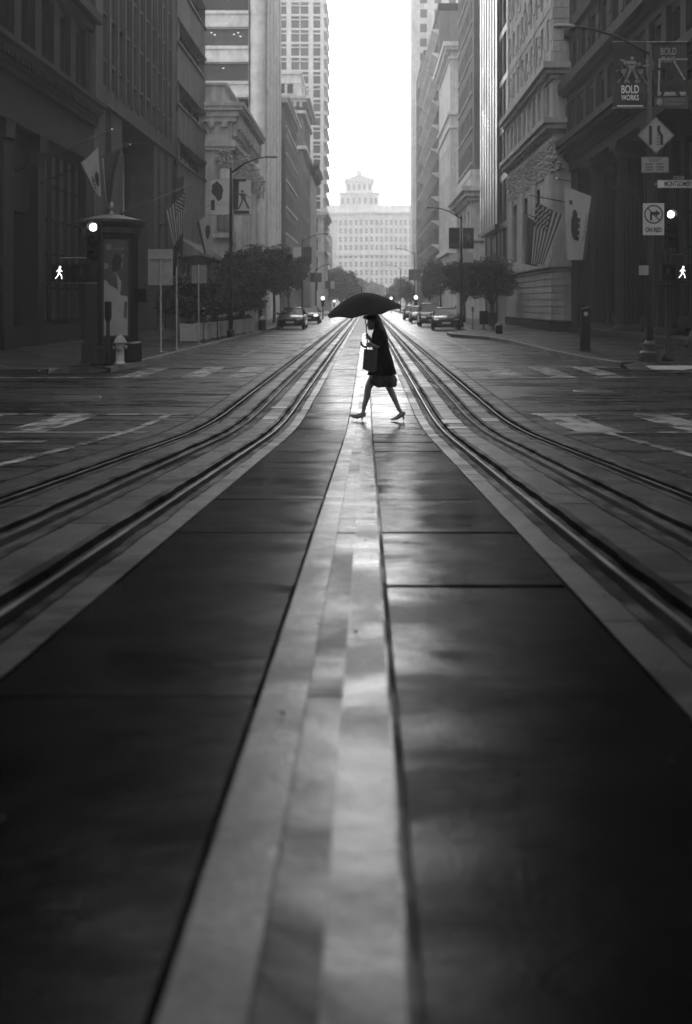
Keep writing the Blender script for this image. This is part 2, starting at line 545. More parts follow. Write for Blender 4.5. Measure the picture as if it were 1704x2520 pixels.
k = MB(); k.add([(-7.62, 25.2, .055), (-7.0, 25.25, .05), (-6.45, 25.5, .05), (-6.32, 25.93, .1), (-6.9, 26.0, .168), (-7.5, 25.8, .168), (-8.0, 25.41, .168)], [(0, 1, 5, 6), (1, 2, 4, 5), (2, 3, 4)])
k.build('kerb_ramp', WALK, LS)
RK = [(6.75, 28.1), (6.35, 30.5), (6.12, 35), (6.0, 44), (5.7, 49), (4.75, 52.2), (4.25, 53.8), (4.3, 57), (5.9, 61), (5.9, 520)]
RS = sidewalk('right_sidewalk', [(60, 25.4), (8.9, 25.4), (8.5, 26.6), (7.2, 28.1)] + RK + [(14, 520), (60, 520)], RK)
for j in range(26):
    x = 8.95 + j * 2
    k = MB(); k.box(x, x + 1.99, 25.2, 25.39, -.05, .165); k.build('kerb_stone', KERBD, RS)
k = MB(); k.add([(6.78, 28.05, .12), (6.7, 27.0, .05), (7.3, 25.6, .05), (8.9, 25.2, .055), (8.9, 25.41, .168), (8.5, 26.6, .168), (7.2, 28.1, .168)], [(0, 6, 1), (1, 6, 5, 2), (2, 5, 4, 3)])
k.build('kerb_ramp', WALK, RS)
k = MB(); k.add([(7.05, 26.2, .078), (8.75, 25.75, .1), (8.45, 26.5, .163), (7.15, 27.1, .12)], [(0, 1, 2, 3)])
k.v = [(a, b, c + .012) for a, b, c in k.v]
k.build('tactile_paving', TACTILE, RS)
for s, nm in ((-1, 'near_left_sidewalk'), (1, 'near_right_sidewalk')):
    mb = MB(); ys = ysteps(-40, 10.5); vs = []
    for y in ys: vs += [(s*6.3, y, gz(y) - .1), (s*6.3, y, gz(y) + .14), (s*60, y, gz(y) + .14)]
    fs = []
    for i in range(len(ys)-1):
        o = 3*i; fs += [(o, o+1, o+4, o+3), (o+1, o+2, o+5, o+4)]
    e = 3*(len(ys)-1); fs.append((e, e+1, e+2))
    mb.add(vs, fs); tag(mb.build(nm, WALK), kind='structure')

# leaves and grit lying about on the wet paving
rnd = random.Random(77)
k = MB()
for i in range(150):
    y = rnd.choice([rnd.uniform(1.3, 6), rnd.uniform(5, 16), rnd.uniform(14, 30)]); x = rnd.uniform(-.95, .95) if y < 6 else rnd.uniform(-4, 4)
    s_ = rnd.uniform(.004, .016) * (1 if y < 6 else 1.6); a = rnd.uniform(0, 3.1); z = gz(y) + .017
    c_, n_ = math.cos(a)*s_, math.sin(a)*s_
    k.add([(x - c_, y - n_, z), (x + n_*.5, y - c_*.5, z + s_*.15), (x + c_, y + n_, z), (x - n_*.5, y + c_*.5, z + s_*.3)], [(0, 1, 2, 3)])
tag(k.build('street_litter', mat('wet_leaf_bits', .012, .8, .4, 20, spec=.05), ROAD), kind='stuff')
# ------------------------------------------------------------------ buildings
def wallmat(name, base, bump=.006, rough=.8, var=.18, scale=1.2, streak=.25, bscale=None, brick=None, rvar=0, spec=.2):
    return mat(name, base, rough, var, scale, bump, bscale or 14, 0, streak, rvar, spec=spec, brick=brick)
W_DARK = wallmat('dark_granite', .012)
W_DARK2 = wallmat('darker_stone', .015)
W_CONC = wallmat('grey_concrete', .08, .004)
W_CONC2 = wallmat('ribbed_concrete', .2, .008, streak=.35)
W_TEMPLE = wallmat('carved_sandstone', .6)
W_PALE = wallmat('pale_panels', .9, .002, streak=.12)
W_MID = wallmat('brown_brick', .2)
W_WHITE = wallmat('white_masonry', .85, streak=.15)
W_R1 = wallmat('granite_colonnade', .03)
W_R2 = wallmat('terracotta_stone', .42, .008)
W_R3 = wallmat('black_cladding', .025, .001, .3, streak=.1)
W_GREY = wallmat('grey_brick_tower', .2)
W_SOFT = wallmat('pale_plaster', .75)
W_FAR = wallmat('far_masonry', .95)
FIN = mat('bright_metal_fin', .42, .3, .15, .5, metal=.9, rvar=.06)

BLIND = mat('drawn_blind', .13, .45, .25, 1.5, spec=.4)
class Bld:
    """a building: Empty at the street edge; frames: 's' street face (u = distance along street), 'f' face towards the intersection (u = distance from street corner)"""
    def __init__(s, name, label, side, xf, y0, y1, z1, wm, depth=16, cat='building'):
        s.side, s.xf, s.y0, s.y1, s.z1, s.wm, s.depth = side, xf, y0, y1, z1, wm, depth
        s.root = thing(name, label, cat, (side * xf, (y0 + y1) / 2, 0))
        s.wall = MB(); s.cache = {}
    def pt(s, fr, u, v, w):
        if fr == 's': return (s.side * (s.xf - w), u, v)
        return (s.side * (s.xf + u), s.y0 - w, v)
    def box(s, mb, fr, u0, u1, v0, v1, w0, w1, m=0):
        a = s.pt(fr, u0, v0, w0); b = s.pt(fr, u1, v1, w1)
        mb.box(a[0], b[0], a[1], b[1], a[2], b[2], m)
    def grid(s, fr, u0, u1, v0, v1, cols, rows, depth=.3, wname='window', wm=None, frame=.06, mull=(1, 1), pane=True, glass=None, skip=None, fm=None, mb=None):
        """wall face with real openings, a window standing in each"""
        W = mb or s.wall
        us = sorted(set([u0, u1] + [c for ab in cols for c in ab])); vs_ = sorted(set([v0, v1] + [c for ab in rows for c in ab]))
        for i in range(len(us) - 1):
            for j in range(len(vs_) - 1):
                a, b, c, d = us[i], us[i+1], vs_[j], vs_[j+1]
                hole = any(abs(a - q[0]) < 1e-6 and abs(b - q[1]) < 1e-6 for q in cols) and any(abs(c - q[0]) < 1e-6 and abs(d - q[1]) < 1e-6 for q in rows)
                if not hole: W.quad(s.pt(fr, a, c, 0), s.pt(fr, b, c, 0), s.pt(fr, b, d, 0), s.pt(fr, a, d, 0))
                else:
                    for (p, q) in (((a, c), (b, c)), ((b, c), (b, d)), ((b, d), (a, d)), ((a, d), (a, c))):
                        W.quad(s.pt(fr, *p, 0), s.pt(fr, *q, 0), s.pt(fr, *q, -depth - .05), s.pt(fr, *p, -depth - .05))
        for i, (a, b) in enumerate(cols):
            for j, (c, d) in enumerate(rows):
                if skip and skip(i, j): continue
                s.window(fr, a, b, c, d, depth, wname, frame, mull, pane, glass or GLASS, fm or DARKMETAL)
    def window(s, fr, a, b, c, d, depth, wname='window', frame=.06, mull=(1, 1), pane=True, glass=None, fm=None):
        if glass is GLASS and random.random() < .22: glass = BLIND
        key = (glass.name, fr, round(b - a, 3), round(d - c, 3), round(depth, 3), frame, mull, wname)
        ctr = Vector(s.pt(fr, (a + b) / 2, (c + d) / 2, 0))
        if key not in s.cache:
            f = MB(); g = MB(); w0, w1 = -depth, -depth + .07
            s.box(f, fr, a, b, c, c + frame, w0, w1); s.box(f, fr, a, b, d - frame, d, w0, w1)
            s.box(f, fr, a, a + frame, c + frame, d - frame, w0, w1); s.box(f, fr, b - frame, b, c + frame, d - frame, w0, w1)
            for k in range(1, mull[0]):
                u = a + (b - a) * k / mull[0]; s.box(f, fr, u - frame * .4, u + frame * .4, c + frame, d - frame, w0, w1 - .004)
            for k in range(1, mull[1]):
                v = c + (d - c) * k / mull[1]; s.box(f, fr, a + frame, b - frame, v - frame * .4, v + frame * .4, w0, w1 - .008)
            s.box(g, fr, a, b, c, d, w0 - .02, w0 + .02)
            if not pane:
                o = len(f.v); f.v += g.v; f.f += [[q + o for q in ff] for ff in g.f]; f.m += [1] * len(g.f); f.sm += g.sm
            fme = f.mesh(wname, [fm, glass], ctr)
            s.cache[key] = (fme, g.mesh('pane', [glass], ctr) if pane else None)
        fme, gme = s.cache[key]
        o = link(wname, fme, s.root, ctr - gloc(s.root))
        if gme: link('pane', gme, o, (0, 0, 0))
        return o
    def core(s, inset=.36, top=None):
        x0, x1 = s.side * (s.xf + inset), s.side * (s.xf + s.depth)
        s.wall.box(x0, x1, s.y0 + inset, s.y1, -.2, (top or s.z1) - .02)
    def ledge(s, z0, z1, p, mb=None, p2=None):
        """string course or cornice layer wrapping street face and the face towards us"""
        m = mb or s.wall
        m.box(s.side * (s.xf - p), s.side * (s.xf + s.depth), s.y0 - (p if p2 is None else p2), s.y1 + p * .5, z0, z1)
    def done(s): return s.wall.build('wall', s.wm, s.root)
    def part(s, mb, name, m=None, **k): return mb.build(name, m or s.wm, s.root, **k)

def rng(a, b, n, fill):
    """n openings of relative width fill between a and b"""
    p = (b - a) / n
    return [(a + p * i + p * (1 - fill) / 2, a + p * (i + 1) - p * (1 - fill) / 2) for i in range(n)]

# ---- left 1: dark classical bank building
b = Bld('dark_bank_building', 'dark stone classical building with heavy cornice at the left edge', -1, 12.4, 29.5, 46.7, 26, W_DARK)
b.core(1.3)
cols = [(33.2, 34.6), (37.1, 38.9), (39.9, 45.4)]
b.grid('s', 29.5, 46.7, .16, 7.9, [(37.1, 38.9)], [(.9, 5.0)], 1.0, mull=(2, 3))
# tall glazed bay with mullions between the piers
for i, (a, c) in enumerate(rng(39.9, 45.4, 5, .8)):
    b.window('s', a, c, 1.0, 7.6, -.02, 'window', .09, (1, 5), fm=W_DARK2, glass=GLASSD)
for u in (30.3, 32.6, 35.6, 39.3, 45.9):
    p = MB(); b.box(p, 's', u - .4, u + .4, .9, 7.3, 0.0, .28); b.box(p, 's', u - .5, u + .5, .16, .9, .0, .36); b.box(p, 's', u - .5, u + .5, 7.3, 7.9, .0, .4)
    b.part(p, 'pilaster')
b.wall.box(-12.4, -12.28, 29.5, 46.7, .16, .85)
b.window('s', 33.1, 34.7, .9, 6.5, -.05, 'window', .1, (2, 4), fm=W_DARK2, glass=GLASSD)
c = MB(); b.ledge(7.9, 8.5, .42, c, .42); b.ledge(8.5, 9.5, .3, c, .3); b.ledge(9.5, 9.75, .45, c, .45); b.part(c, 'architrave')
c = MB(); b.ledge(10.12, 10.38, .68, c, .68); b.ledge(10.38, 10.57, .78, c, .78); b.ledge(9.75, 10.12, .5, c, .5); b.part(c, 'cornice')
d = MB()
for i in range(48): y = 29.5 + i * .36; d.box(-12.4 + .5, -12.4 + .66, y, y + .2, 9.9, 10.12)
tag(b.part(d, 'dentils'), kind='stuff')
b.grid('s', 29.5, 46.7, 10.57, 13.7, rng(30, 46.2, 7, .42), [(10.9, 13.3)], .5, mull=(2, 2), frame=.08)
b.grid('f', 0, 16, .16, 26, rng(.5, 15, 5, .4), [(1.2, 7.2), (10.9, 13.3), (15.4, 18), (19.4, 22)], .4, mull=(2, 3), frame=.08)
for u0, u1 in rng(30, 46.2, 7, .42):
    p = MB(); b.box(p, 's', u1 + .2, u1 + .95, 10.6, 13.6, .0, .22); b.part(p, 'pilaster')
c = MB(); b.ledge(13.7, 14.1, .35, c, .35); b.ledge(14.1, 14.5, .65, c, .65); b.part(c, 'cornice')
b.grid('s', 29.5, 46.7, 14.5, 26, rng(30, 46.2, 7, .42), [(15.4, 18), (19.4, 22), (23, 25.2)], .4, mull=(2, 2), frame=.08)
b.done()

# ---- left 2: concrete office block raised over a recessed ground floor
b = Bld('fin_office_building', 'grey concrete office block of narrow window slots between vertical fins', -1, 12.0, 46.75, 66.5, 23, W_CONC)
b.wall.box(-13.9, -28, 46.8, 66.5, -.2, 10.8)
b.wall.box(-12.5, -28, 47.2, 66.4, 10.86, 22.9)
cols = [(48.05 + 1.57 * i, 48.05 + 1.57 * i + .78) for i in range(11)]
rows = [(11.7, 12.8)] + [(12.95 + 2.15 * i, 12.95 + 2.15 * i + 2.0) for i in range(4)]
b.grid('s', 46.75, 66.5, 10.85, 23, cols, rows, .34, frame=.05, fm=W_DARK2)
b.wall.quad((-12, 46.75, 10.85), (-12, 66.5, 10.85), (-13.9, 66.5, 10.85), (-13.9, 46.75, 10.85))
for (a, c) in cols:
    p = MB(); b.box(p, 's', c + .06, c + .40, 11.55, 22.6, 0, .09); b.part(p, 'fin')
for a, c in ((47.0, 49.0), (50.2, 52.4), (60.2, 61.2), (62.0, 63.4), (64.4, 66.3)):
    p = MB(); p.box(-12.15, -13.88, a, c, .16, 10.83); b.part(p, 'pier')
for i, (a, c) in enumerate(((52.6, 55.0), (55.1, 57.5), (57.6, 60.0))):
    b.window('s', a, c, .3, 10.2, 1.86, 'window', .08, (2, 4), glass=GLASS)
p = MB(); p.box(-12.35, -12.38, 61.6, 61.64, 9.3, 10.8); p.build('reflection_streak', mat('reflection_streak', .8, .5, emit=.5), b.root)  # glowing strip, no lamp: stands in for a bright reflection in the glass
p = MB(); p.box(-12.9, -13.85, 60.3, 66.2, 5.9, 6.2); b.part(p, 'transom')
b.grid('f', 0, 15, 10.85, 23, [], [], .2)
b.done()

# ---- left 3: banded concrete block with long window strips and a canopy
b = Bld('banded_office_building', 'ribbed concrete block with long horizontal window strips and wedge canopy', -1, 11.95, 66.55, 78, 25.4, W_CONC2)
b.core(.7)
rows = [(10.8, 12.0), (14.4, 15.6), (18.3, 19.6), (22.0, 23.4)]
b.grid('s', 66.55, 78, .16, 25.4, [(67.3, 77.85)], rows, .55, frame=.07, mull=(6, 1))
for (a, c) in rows:
    p = MB(); b.box(p, 's', 66.6, 78, c, c + .16, 0, .12); b.box(p, 's', 66.6, 78, a - .16, a, 0, .12); b.part(p, 'sill')
for i in range(12):
    p = MB(); b.box(p, 's', 66.7 + .92 * i, 66.76 + .92 * i, .3, 10.5, 0, .02); b.part(p, 'rib')
p = MB()
p.add([(-11.95, 66.8, 5.9), (-11.95, 78, 5.9), (-10.5, 78, 4.95), (-10.5, 66.8, 4.95), (-11.95, 66.8, 4.7), (-11.95, 78, 4.7), (-10.5, 78, 4.75), (-10.5, 66.8, 4.75)],
      [(0,1,2,3), (4,7,6,5), (3,2,6,7), (0,3,7,4), (1,5,6,2)]); b.part(p, 'canopy', fix=True)
p = MB(); b.box(p, 's', 69, 76.5, .2, 4.4, 0.0, .03); b.part(p, 'shopfront', GLASS)
for i in range(6):
    p = MB(); b.box(p, 's', 69 + 1.5 * i - .06, 69 + 1.5 * i + .06, .2, 4.4, .03, .1); b.part(p, 'mullion', DARKMETAL)
p = MB(); b.box(p, 's', 66.9, 68.4, 4.5, 7.9, -.0, .04); b.part(p, 'louvre', BLACKPAINT)
b.done()

# ---- left 4: ornate temple front with a deep bracketed cornice
b = Bld('ornate_temple_building', 'ornate low stone temple building with deep bracketed cornice', -1, 10.0, 78.1, 94, 16.5, W_TEMPLE, 18)
b.core(.5, 15.1)
b.grid('f', 0, 18, .16, 15.1, [], [])
b.grid('s', 78.1, 94, .16, 15.1, rng(79, 93.4, 3, .55), [(1.2, 9.4)], .4, mull=(3, 5), frame=.1)
c = MB(); b.ledge(15.1, 15.45, .35, c, .3); b.ledge(15.45, 15.9, .55, c, .4); b.ledge(15.9, 16.2, .85, c, .55); b.ledge(16.2, 16.5, .95, c, .62); b.part(c, 'cornice')
c = MB(); b.ledge(13.0, 13.25, .25, c, .25); b.ledge(13.25, 13.55, .38, c, .38); b.ledge(13.55, 13.75, .3, c, .3); b.ledge(6.9, 7.1, .12, c, .12); b.ledge(6.2, 6.5, .16, c, .16); b.part(c, 'string_course')
c = MB(); c.box(-10.6, -16, 78.6, 93, 16.5, 17.9); c.box(-10.4, -16.1, 78.4, 93.2, 17.9, 18.1); b.part(c, 'attic')
for i in range(13):
    y = 78.3 + i * 1.25
    p = MB(); p.box(-9.35, -9.98, y, y + .5, 14.6, 15.45); p.box(-9.6, -9.98, y + .05, y + .45, 14.1, 14.6); b.part(p, 'bracket')
for i in range(9):
    x = -10.3 - i * .95
    p = MB(); p.box(x, x - .42, 77.72, 78.09, 14.7, 15.1); b.part(p, 'bracket')
def garland(cx, cy, z0, z1, n=90, spread=.5, axis='x', m=W_TEMPLE, name='carving', root=None, deep=.35):
    k = MB()
    for i in range(n):
        t = random.random(); a = random.uniform(-spread, spread) * (1 - .35 * abs(2*t - 1)); z = z0 + (z1 - z0) * t
        r = random.uniform(.06, .16); dd = random.uniform(0, deep)
        c_ = (cx + a, cy - dd, z) if axis == 'x' else (cx + dd, cy + a, z)
        vs = []; 
        for (dx, dy, dz) in ((1,0,0),(-1,0,0),(0,1,0),(0,-1,0),(0,0,1),(0,0,-1)):
            q = Vector((dx, dy, dz)) * r * random.uniform(.7, 1.3); vs.append((c_[0]+q.x, c_[1]+q.y, c_[2]+q.z))
        k.add(vs, [(0,2,4),(2,1,4),(1,3,4),(3,0,4),(2,0,5),(1,2,5),(3,1,5),(0,3,5)])
    return k.build(name, m, root)
for x in (-10.5, -13.0, -15.5): garland(x, 78.08, 11.6, 13.0, 110, .65, 'x', root=b.root)
for y in (80.2, 84.5, 88.8, 92.8): garland(-9.98, y, 10.9, 13.0, 130, .8, 'y', root=b.root, deep=.95)
for x in (-10.5, -13.0, -15.5):
    p = MB(); p.tube([(x, 78.0, 7.1), (x, 78.0, 11.6)], [.56, .47], 16); p.box(x - .68, x + .68, 77.4, 78.08, 6.52, 6.88); b.part(p, 'column')
for y in (80.2, 84.5, 88.8, 92.8):
    p = MB(); p.tube([(-9.9, y, 1.2), (-9.9, y, 10.9)], [.58, .47], 16); p.box(-9.3, -10, y - .65, y + .65, .16, 1.2); b.part(p, 'column')
b.done()

# ---- left 5: pale panelled tower with rounded corner
b = Bld('pale_panelled_tower', 'pale panelled office tower with rounded corner and wide dark openings', -1, 9.46, 98, 114.4, 48, W_PALE, 18)
b.core(1.0)
rowz = [(6.0 + 3.26 * i, 7.75 + 3.26 * i) for i in range(13)]
b.grid('f', 1.52, 18, .16, 48, [(1.55, 5.75), (6.6, 10.8), (11.6, 15.8)], rowz, .5, frame=.05, fm=W_PALE)
for (a, c) in rowz:
    p = MB(); p.box(-11.0, -27, 97.82, 97.98, c, c + .3); p.box(-11.0, -27, 97.82, 97.98, a - .3, a); b.part(p, 'window_sill')
    q = MB(); q.lathe((-10.2, 98.55, 0), [(.75, a - .28), (.75, c - .04)], 40, smooth=False); b.part(q, 'column_panel')
    q = MB(); q.lathe((-10.2, 98.55, 0), [(.75, c + .02), (.75, a + 3.26 - .34)], 40, smooth=False); b.part(q, 'column_panel')
q = MB(); q.lathe((-10.2, 98.55, 0), [(.75, .16), (.75, 5.6)], 24); q.lathe((-10.2, 98.55, 0), [(.74, 5.6), (.74, 48)], 40, smooth=False); b.part(q, 'corner_column')
b.grid('s', 99.3, 114.4, .16, 48, rng(99.9, 114, 4, .52), rowz, .5, frame=.05, fm=W_PALE)
for j in range(5):
    y = 99.6 + j * 3.5
    for i in range(13):
        z = 5.2 + 3.26 * i
        q = MB(); b.box(q, 's', y, y + 1.55, z + .02, z + 3.2, 0, .1); b.part(q, 'cladding_panel')
for i, (x, z) in enumerate(((-12.0, 26.9), (-14.2, 26.7), (-12.4, 26.75), (-14.5, 26.9), (-11.8, 26.55), (-13.4, 23.6), (-12.9, 30.0))):
    q = MB(); q.lathe((x, 98.42, z), [(.08, -.01), (.09, .02), (.02, .03)], 10); b.part(q, 'ceiling_lamp', CEIL)
b.done()

# ---- left 6: narrow brown brick building
b = Bld('narrow_brick_building', 'narrow mid-grey brick building with pale sill lines, left of the street', -1, 9.12, 118, 138, 24.7, W_MID, 14)
b.core(.4); b.grid('f', 0, 14, .1, 24.7, rng(.8, 13, 4, .4), [(4 + 3.1*i, 5.9 + 3.1*i) for i in range(6)], .25, frame=.06, pane=False)
rw = [(3.6 + 3.0*i, 5.4 + 3.0*i) for i in range(7)]
b.grid('s', 118, 138, .1, 24.7, rng(118.4, 137.6, 8, .55), rw, .25, frame=.06, pane=False)
for (a, c) in rw:
    p = MB(); b.box(p, 's', 118.2, 137.8, a - .2, a, 0, .14); b.part(p, 'sill', W_WHITE)
p = MB(); b.ledge(24.1, 24.5, .3, p); b.ledge(24.5, 24.8, .5, p); b.part(p, 'cornice', W_SOFT)
b.done()

# ---- left 7: taller building with white attic
b = Bld('white_attic_building', 'tall grey building with white rooftop storey and dentilled cornice', -1, 9.1, 150, 169, 31, W_MID, 14)
b.core(.4); b.grid('f', 0, 14, .1, 31, rng(.8, 13, 4, .4), [(5 + 3.4*i, 7.2 + 3.4*i) for i in range(7)], .3, frame=.08, pane=False)
b.grid('s', 150, 169, .1, 31, rng(150.5, 168.5, 5, .5), [(5 + 3.4*i, 7.2 + 3.4*i) for i in range(7)], .3, frame=.08, pane=False)
p = MB(); b.ledge(28.6, 29, .4, p); b.ledge(30.2, 30.6, .6, p); b.ledge(30.6, 31.0, 1.0, p); b.ledge(23.5, 24, .5, p); b.part(p, 'cornice', W_SOFT)
for i in range(10):
    p = MB(); p.box(-9.2 - i*.8, -9.6 - i*.8, 149.3, 149.98, 29.5, 30.2); b.part(p, 'bracket', W_SOFT)
b2 = MB(); b2.box(-9.5, -23, 150.6, 168, 31, 34.3); b2.box(-9.3, -23.1, 150.3, 168.2, 34.3, 34.7); b2.box(-9.36, -23.05, 150.4, 168.1, 33.0, 33.2); b.part(b2, 'attic', W_WHITE)
for x in (-10.9, -12.1, -13.3): b.window('f', -x - 9.1 - .4, -x - 9.1 + .4, 31.4, 32.7, .58 - 1.0, 'window', .06, (1, 2), False, GLASS, DARKMETAL)
b.done()

# ---- left 8: small pale building with projecting cornice
b = Bld('bracketed_pale_building', 'pale mid-height building with a dark projecting cornice bracket', -1, 8.9, 170, 186, 24, W_SOFT, 12)
b.core(.4); b.grid('s', 170, 186, .1, 24, rng(170.4, 185.6, 4, .5), [(4 + 3.4*i, 6.4 + 3.4*i) for i in range(5)], .3, pane=False)
b.grid('f', 0, 12, .1, 24, rng(.6, 11.5, 3, .4), [(4 + 3.4*i, 6.4 + 3.4*i) for i in range(5)], .3, pane=False)
p = MB(); b.ledge(22.2, 22.7, .4, p); b.ledge(22.7, 23.4, .8, p); b.ledge(23.4, 24, 1.1, p); b.part(p, 'cornice', W_DARK)
b.done()

# ---- left 9: tall white grid tower
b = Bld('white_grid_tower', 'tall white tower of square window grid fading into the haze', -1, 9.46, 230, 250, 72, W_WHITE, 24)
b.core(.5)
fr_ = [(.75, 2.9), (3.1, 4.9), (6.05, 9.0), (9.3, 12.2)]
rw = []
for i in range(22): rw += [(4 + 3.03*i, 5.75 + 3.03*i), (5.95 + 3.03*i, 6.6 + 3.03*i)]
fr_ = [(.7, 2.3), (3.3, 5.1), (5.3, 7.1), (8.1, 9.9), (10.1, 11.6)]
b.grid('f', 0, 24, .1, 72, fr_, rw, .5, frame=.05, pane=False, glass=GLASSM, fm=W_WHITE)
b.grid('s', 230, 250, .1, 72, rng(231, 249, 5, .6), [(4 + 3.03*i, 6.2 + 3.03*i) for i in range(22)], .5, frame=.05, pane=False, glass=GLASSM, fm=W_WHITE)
for i in range(22):
    p = MB(); b.box(p, 's', 230.5, 249.5, 3.4 + 3.03*i, 4.2 + 3.03*i, 0, .7); b.part(p, 'balcony')
b.done()

# ---- left 10..12
b = Bld('ornate_pale_building', 'pale ornamented building at the foot of the white grid tower', -1, 8.0, 195, 215, 18.4, W_SOFT, 14)
b.core(.4); b.grid('s', 195, 215, .1, 18.4, rng(195.5, 214.5, 5, .5), [(4 + 3.6*i, 6.6 + 3.6*i) for i in range(4)], .3, pane=False)
b.grid('f', 0, 14, .1, 18.4, rng(.5, 13, 5, .5), [(4 + 3.6*i, 6.6 + 3.6*i) for i in range(4)], .3, pane=False)
p = MB(); b.ledge(17.4, 17.9, .4, p); b.ledge(17.9, 18.5, .8, p); b.ledge(11, 11.4, .3, p); b.part(p, 'cornice'); b.done()
b = Bld('low_grey_building', 'low grey hazy block behind the left trees', -1, 10.5, 300, 318, 21, W_GREY, 14)
b.core(.4); b.grid('s', 300, 318, 0, 21, rng(300.5, 317.5, 4, .5), [(4 + 4*i, 6.6 + 4*i) for i in range(4)], .3, pane=False)
b.grid('f', 0, 14, 0, 21, rng(.5, 13, 4, .5), [(4 + 4*i, 6.6 + 4*i) for i in range(4)], .3, pane=False); b.done()
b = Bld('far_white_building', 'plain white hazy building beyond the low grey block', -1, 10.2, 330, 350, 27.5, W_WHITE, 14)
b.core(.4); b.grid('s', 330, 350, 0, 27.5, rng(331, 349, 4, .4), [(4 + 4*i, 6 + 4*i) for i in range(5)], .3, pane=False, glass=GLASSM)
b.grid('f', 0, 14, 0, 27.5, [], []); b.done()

# ---- right 1: granite colonnade
b = Bld('colonnade_bank_building', 'dark granite bank building with giant fluted columns at the right', 1, 11.3, 29.5, 59, 27, W_R1, 18)
b.wall.box(12.9, 29, 30.9, 59, -.2, 9.05); b.wall.box(11.7, 29, 30, 58.9, 9.05, 26.9)
colu = [31.2, 37.0, 42.8, 48.4, 54.0]
b.wall.box(11.4, 12.9, 57.2, 59, .16, 9.05)
b.grid('f', 0, 18, .16, 27, rng(1.5, 17, 4, .35), [(1.5, 8), (10.8, 12.6), (15, 16.4), (18, 20), (21.5, 23.5)], .4, mull=(2, 3))
for u in colu:
    p = MB()
    n = 20; r = .62
    prof = []
    vs = []
    for h, rr in ((.75, r), (3.5, r), (8.3, r * .86)):
        for k in range(n * 2):
            a = math.pi * k / n; q = rr * (1.0 if k % 2 == 0 else .9)
            vs.append((12.0 + q * math.cos(a), u + q * math.sin(a), h))
    N = n * 2
    fs = [(i*N + k, i*N + (k+1) % N, (i+1)*N + (k+1) % N, (i+1)*N + k) for i in range(2) for k in range(N)]
    p.add(vs, fs); b.part(p, 'column')
    q = MB(); q.lathe((12.0, u, 0), [(.85, .16), (.85, .4), (.78, .42), (.78, .55), (.7, .6), (.66, .75)], 24); b.part(q, 'column_base')
    q = MB(); q.lathe((12.0, u, 0), [(.56, 8.3), (.6, 8.45), (.74, 8.75)], 24); q.box(11.25, 12.8, u - .78, u + .78, 8.75, 9.05); b.part(q, 'capital')
for a, c in ((32.6, 35.6), (38.4, 41.4), (44.0, 47.2), (49.6, 52.8), (55.1, 57.0)):
    b.window('s', a, c, 1.2, 8.0, 1.62 - .3, 'window', .12, (2, 5), glass=GLASSD, fm=W_R1)
    q = MB(); b.box(q, 's', a - .3, a, .16, 8.3, -1.6, -1.15); b.box(q, 's', c, c + .3, .16, 8.3, -1.6, -1.15); b.box(q, 's', a - .3, c + .3, 8.3, 8.7, -1.6, -1.05); b.box(q, 's', a - .3, c + .3, .8, 1.2, -1.6, -.95); b.part(q, 'window_surround')
p = MB(); b.ledge(.1, .45, .12, p); b.part(p, 'plinth')
p = MB(); b.ledge(9.05, 9.55, .05, p); b.ledge(9.55, 9.7, .15, p); b.part(p, 'architrave')
p = MB(); b.ledge(9.7, 10.1, .3, p); b.ledge(10.1, 10.35, .6, p); b.ledge(10.35, 10.7, .75, p); b.part(p, 'cornice')
d = MB()
for i in range(70): y = 29.6 + i * .42; d.box(10.85, 11.0, y, y + .22, 9.88, 10.1)
tag(b.part(d, 'dentils'), kind='stuff')
ups = rng(30, 58.8, 12, .42)
b.grid('s', 29.5, 59, 10.7, 12.8, ups, [(10.95, 12.5)], .45, mull=(2, 1))
for (a, c) in ups:
    q = MB(); b.box(q, 's', c + .3, c + .95, 10.72, 12.78, 0, .2); b.part(q, 'pilaster')
p = MB(); b.ledge(12.8, 13.2, .12, p); b.ledge(13.2, 13.45, .35, p); b.ledge(13.45, 13.95, .62, p); b.part(p, 'cornice')
b.grid('s', 29.5, 59, 13.95, 27, ups, [(14.5, 16.1), (17.6, 19.4), (20.6, 22.4), (23.6, 25.4)], .4, mull=(2, 1))
p = MB(); b.ledge(16.55, 16.95, .3, p); b.part(p, 'string_course')
blk = MB()
for j in range(4):
    z = 14.0 + .63 * j
    for i in range(24):
        y = 29.6 + i * 1.2
        if any(a - .5 < y < c + .1 for a, c in ups): continue
        b.box(blk, 's', y, y + .55, z + .03, z + .58, 0, .07)
tag(b.part(blk, 'stone_blocks'), kind='stuff')
b.done()

# ---- right 2: light terracotta tower with rusticated base
b = Bld('rusticated_stone_tower', 'light stone tower with rusticated base, carved frieze and stepped cornices', 1, 10.4, 59.2, 78, 46, W_R2, 18)
b.core(.5)
nC = 0
for fr, u0, u1 in (('s', 59.2, 78), ('f', 0, 1.3)):
    for j in range(7):
        z = .75 + j * .39
        q = MB(); b.box(q, fr, u0 - (.06 if fr == 's' else 0), u1, z + .025, z + .365, 0, .09); b.part(q, 'stone_course')
q = MB(); b.ledge(.1, .7, .22, q); b.part(q, 'plinth', W_DARK)
q = MB(); b.ledge(3.52, 3.75, .15, q); b.ledge(3.75, 4.05, .3, q); b.ledge(4.05, 4.3, .2, q); b.part(q, 'string_course')
b.grid('s', 59.2, 78, .1, 12.0, rng(62, 76.8, 3, .38), [(4.6, 8.6)], .45, mull=(2, 4))
b.grid('f', 0, 18, .1, 46, [], [])
for u in (60.3, 65.4, 70.5, 75.6): 
    q = MB(); b.box(q, 's', u - .7, u + .7, 4.3, 9.0, 0, .16); b.part(q, 'pilaster')
k = MB()
